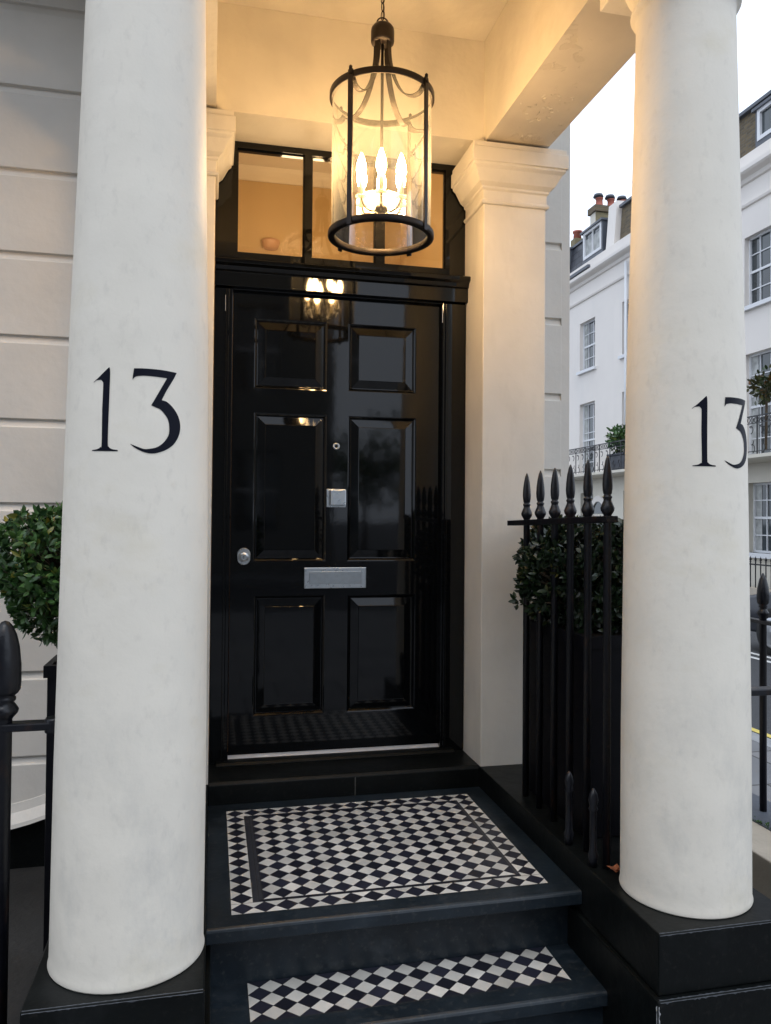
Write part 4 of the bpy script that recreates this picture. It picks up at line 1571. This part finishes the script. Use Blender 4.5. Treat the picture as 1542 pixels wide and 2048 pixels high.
# balcony: slab and ornamental railing panels, one balcony per house
def balcony(h, ya, yb):
    m_ = MB()
    m_.extrude_profile([(XT, 3.00), (XT - .62, 3.02), (XT - .70, 3.06), (XT - .70, 3.14), (XT, 3.14)], ya, yb, 'Y')
    s_ = m_.build('balcony', M['terr_low'], h)
    r_ = MB()
    Xr = XT - .64
    r_.box(Xr - .02, Xr + .02, ya, yb, 4.02, 4.05)
    r_.box(Xr - .012, Xr + .012, ya, yb, 3.86, 3.88)
    r_.box(Xr - .012, Xr + .012, ya, yb, 3.20, 3.22)
    y = ya + .05
    i = 0
    P = lambda u, v: (Xr, u, v)
    while y < min(yb, 32):
        r_.box(Xr - .012, Xr + .012, y - .012, y + .012, 3.14, 4.05)
        if y > 14:
            u = y + .06
            for c in (.17, .51):     # scrolls between the uprights
                uc = y + c
                for sg in (1, -1):
                    pts = []
                    for k in range(15):
                        t_ = k / 14
                        a = t_ * 2.6 * PI
                        rr = .13 * (1 - t_ * .72)
                        pts.append(P(uc + sg * (.02 + rr * math.sin(a) * .6), 3.54 + sg * (.30 - t_ * .22) - rr * math.cos(a) * .5))
                    r_.tube(pts, .011, 4)
            for c in range(6):       # ring frieze under the handrail
                uc = y + .06 + c * .115
                pts = [P(uc + .045 * math.cos(t_ * PI / 4), 3.95 + .06 * math.sin(t_ * PI / 4)) for t_ in range(8)]
                r_.tube(pts, .009, 4, closed=True)
        y += .70
    r_.build('balcony_railing', M['iron'], s_)
balcony(ta, 24.02, 41)
balcony(tb, 9, 23.98)

# planter trough and shrub on the balcony
pb = tag(empty('balcony_planter', (XT - .3, 22.9, 3.14)), 'grey trough planter on the balcony beyond the spear heads', 'planter')
mb = MB(); mb.box(XT - .55, XT - .15, 22.3, 23.35, 3.14, 3.62, bevel=.02); mb.build('body', M['lead'], pb)
mb = MB(); mb.box(XT - .58, XT - .12, 22.27, 23.38, 3.62, 3.68); mb.build('rim', M['lead'], pb)
def far_shrub(c, rx, ry, rz, n, label, m, seed, L=.14, W=.07, name='balcony_shrub', cat='shrub', stemh=.3):
    rnd = random.Random(seed)
    o = tag(empty(name, (c[0], c[1], c[2] - rz)), label, cat)
    mb = MB()
    for k in range(n):
        d = Vector((rnd.gauss(0, 1), rnd.gauss(0, 1), rnd.gauss(0, 1))).normalized()
        r_ = rnd.random() ** .5 * rnd.uniform(.75, 1.12)
        p = Vector((c[0] + d.x * rx * r_, c[1] + d.y * ry * r_, c[2] + d.z * rz * r_))
        leaf(mb, p, d + Vector((rnd.gauss(0, .7), rnd.gauss(0, .7), rnd.gauss(0, .7))), L * rnd.uniform(.7, 1.3), W, rnd)
    mb.build('foliage', m, o, fixn=False)
    m_ = MB()
    m_.tube([(c[0], c[1], c[2] - rz - stemh), (c[0] + .02, c[1], c[2] - rz * .5), (c[0], c[1] + .03, c[2] + rz * .3)], rx * .06 + .01, 6)
    m_.build('stem', M['bark'], o)
    return o
far_shrub((XT - .35, 22.95, 4.15), .35, .52, .45, 520, 'green leafy shrub on the balcony, behind the spear heads', M['leaf'], 21)
M['leaf_or'] = leaf_mat('mixed_leaf', (.012, .04, .012), (.07, .065, .02))
far_shrub((XT - .35, 16.12, 4.75), .33, .42, .4, 320, 'green shrub with browning tips on the balcony at the right edge', M['leaf_or'], 22, stemh=1.1)
# things inside a window: bust-like lamp is too small; pale curtain in the ground floor window
# railing in front of the terrace
tr = tag(empty('terrace_railing', (11.8, 18, -.13)), 'row of thin black arrow-headed railings in front of the far terrace', 'railing')
mb = MB(); mb.box(11.785, 11.815, 9, 30, .60, .63); mb.build('top_rail', M['iron'], tr)
mb = MB(); mb.box(11.7, 11.95, 9, 30, -.4, .10); mb.build('base_stone', M['beige'], tr)
for k in range(60):
    y = 13.0 + .17 * k
    m_ = MB()
    m_.lathe([(.014, .10), (.014, .66), (.026, .67), (.012, .69), (.028, .72), (.002, .80)], (11.8, y), 6, smooth=False)
    m_.build('arrow_bar', M['iron'], tr)

# ================================================================ PARKED CAR (dark, mostly behind the right column)
def make_car(loc, label):
    o = tag(empty('parked_car', loc), label, 'car')
    cx_, cy_, cz_ = loc
    hw = .88
    # side outline (y along the car, front towards -Y), z above road
    prof = [(0, .38), (.02, .62), (.12, .74), (.95, .90), (1.05, .93), (1.75, 1.36), (2.3, 1.44), (3.1, 1.40), (3.85, 1.02), (4.15, .96), (4.3, .90), (4.32, .5), (4.25, .30), (.08, .28)]
    m_ = MB()
    def ringat(k, ins):
        return [m_.b.verts.new((cx_ + k * (hw - ins - max(0, z - .9) * .38), cy_ - y, cz_ + z)) for y, z in prof]
    L_ = [ringat(-1, .05), ringat(-1, .0)]
    V = [ringat(s, 0) for s in (-1, 1)]
    n = len(prof)
    for i in range(n):
        m_.b.faces.new((V[0][i], V[0][(i + 1) % n], V[1][(i + 1) % n], V[1][i]))
    for v in V:
        m_.b.faces.new(v)
    for rr in L_:
        for v in rr:
            m_.b.verts.remove(v)
    body = m_.build('body', M['car'], o, bevel=.05)
    for f in body.data.polygons:
        f.use_smooth = True
    for s in (-1, 1):
        for y in (.80, 3.45):
            w_ = MB()
            t = MB(); t.lathe([(.20, -.10), (.30, -.105), (.325, -.08), (.325, .08), (.30, .105), (.20, .10)], (0, 0), 28)
            bmesh.ops.transform(t.b, matrix=Matrix.Translation((cx_ + s * (hw - .08), cy_ - y, cz_ + .325)) @ Matrix.Rotation(R(90), 4, 'Y'), verts=t.b.verts)
            w_.merge(t.b, 0)
            wh = w_.build('wheel', M['rubber'], o)
            w_ = MB()
            t = MB(); t.lathe([(.02, -.112), (.08, -.10), (.19, -.106), (.205, -.10), (.205, .10), (.19, .106), (.02, .112)], (0, 0), 20)
            bmesh.ops.transform(t.b, matrix=Matrix.Translation((cx_ + s * (hw - .08), cy_ - y, cz_ + .325)) @ Matrix.Rotation(R(90), 4, 'Y'), verts=t.b.verts)
            w_.merge(t.b, 0)
            w_.build('rim', M['alloy'], wh)
        g = MB()
        X = lambda z: cx_ + s * (hw - max(0, z - .9) * .38 + .006)
        for q in (((1.2, .95), (1.80, 1.33), (2.35, 1.39), (2.35, .96)), ((2.42, .96), (2.42, 1.39), (3.05, 1.35), (3.60, 1.05), (3.6, .98))):
            g.b.faces.new([g.b.verts.new((X(z), cy_ - y, cz_ + z)) for y, z in q])
        g.build('side_window', M['carglass'], o, fixn=False)
        h = MB(); h.box(cx_ + s * (hw - .32), cx_ + s * (hw - .02), cy_ - .08, cy_ + .012, cz_ + .58, cz_ + .70, bevel=.02)
        h.build('headlight', M['headl'], o)
    g = MB()
    g.b.faces.new([g.b.verts.new(p) for p in ((cx_ - hw + .06, cy_ - 1.10, cz_ + .968), (cx_ + hw - .06, cy_ - 1.10, cz_ + .968), (cx_ + hw - .2, cy_ - 1.70, cz_ + 1.337), (cx_ - hw + .2, cy_ - 1.70, cz_ + 1.337))])
    g.build('windscreen', M['carglass'], o, fixn=False)
    g = MB(); g.box(cx_ - hw + .02, cx_ + hw - .02, cy_ - .05, cy_ + .03, cz_ + .30, cz_ + .42, bevel=.02); g.build('bumper', M['cartrim'], o)
    return o
make_car((8.05, 9.80, -.20), 'dark blue parked car glimpsed right of the right column')

# ================================================================ HOUSES AND TREES BEHIND THE CAMERA (they show in the gloss door)
oh = tag(empty('opposite_house', (-10, -15, 0)), 'terrace across the main street, mirrored in the front door', 'house')
mb = MB()
holes = []
for k in range(9):
    for (v0, v1) in ((1.2, 3.4), (5.0, 7.4), (8.6, 10.3)):
        u = .6 - 3.2 * k
        holes.append((u, u + 1.2, v0, v1))
grid_face(mb, -28, 3.3, -.2, 12.5, holes, lambda u, v, d: (u, -14.8 - d, v), depth=.2)
mb.quad([(3.3, -14.8, -.2), (3.3, -24, -.2), (3.3, -24, 12.5), (3.3, -14.8, 12.5)])
mb.quad([(-28, -14.8, 12.5), (3.3, -14.8, 12.5), (3.3, -24, 12.5), (-28, -24, 12.5)])
mb.build('wall', M['brownstone'], oh, fixn=False)
for a, b_, c, d in holes:
    m_ = MB(); m_.box(a, b_, -15.02, -15.0, c, d); wn = m_.build('window', M['tglass'], oh)
    m_ = MB()
    m_.box((a + b_) / 2 - .03, (a + b_) / 2 + .03, -15.0, -14.96, c, d)
    m_.box(a, b_, -15.0, -14.97, (c + d) / 2 - .03, (c + d) / 2 + .03)
    m_.build('frame', M['tframe'], wn)
for k, (x, y, s) in enumerate(((8.5, -19, 1.0), (13.5, -21, 1.2), (6.5, -27, 1.1))):
    rnd = random.Random(60 + k)
    o = tag(empty('street_tree', (x, y, -.4)), ('low leafy tree across the main street, mirrored in the door', 'broad leafy tree further along the main street', 'leafy tree far back behind the opposite house')[k], 'tree', 'trees across the main street')
    m_ = MB(); m_.tube([(x, y, -.4), (x + .1, y, 1.2 * s), (x, y + .1, 2.8 * s)], [.16, .12, .07], 8); m_.build('trunk', M['bark'], o)
    m_ = MB()
    cl = [(Vector((x + rnd.gauss(0, 1.1), y + rnd.gauss(0, 1.1), 3.2 * s + rnd.gauss(0, .7))), rnd.uniform(.6, 1.1)) for _ in range(14)]
    for i in range(1500):
        c, rr = rnd.choice(cl)
        d = Vector((rnd.gauss(0, 1), rnd.gauss(0, 1), rnd.gauss(0, 1))).normalized()
        leaf(m_, c + d * rr * rnd.random() ** .4, d, .28, .16, rnd)
    m_.build('crown', M['leaf'], o, fixn=False)
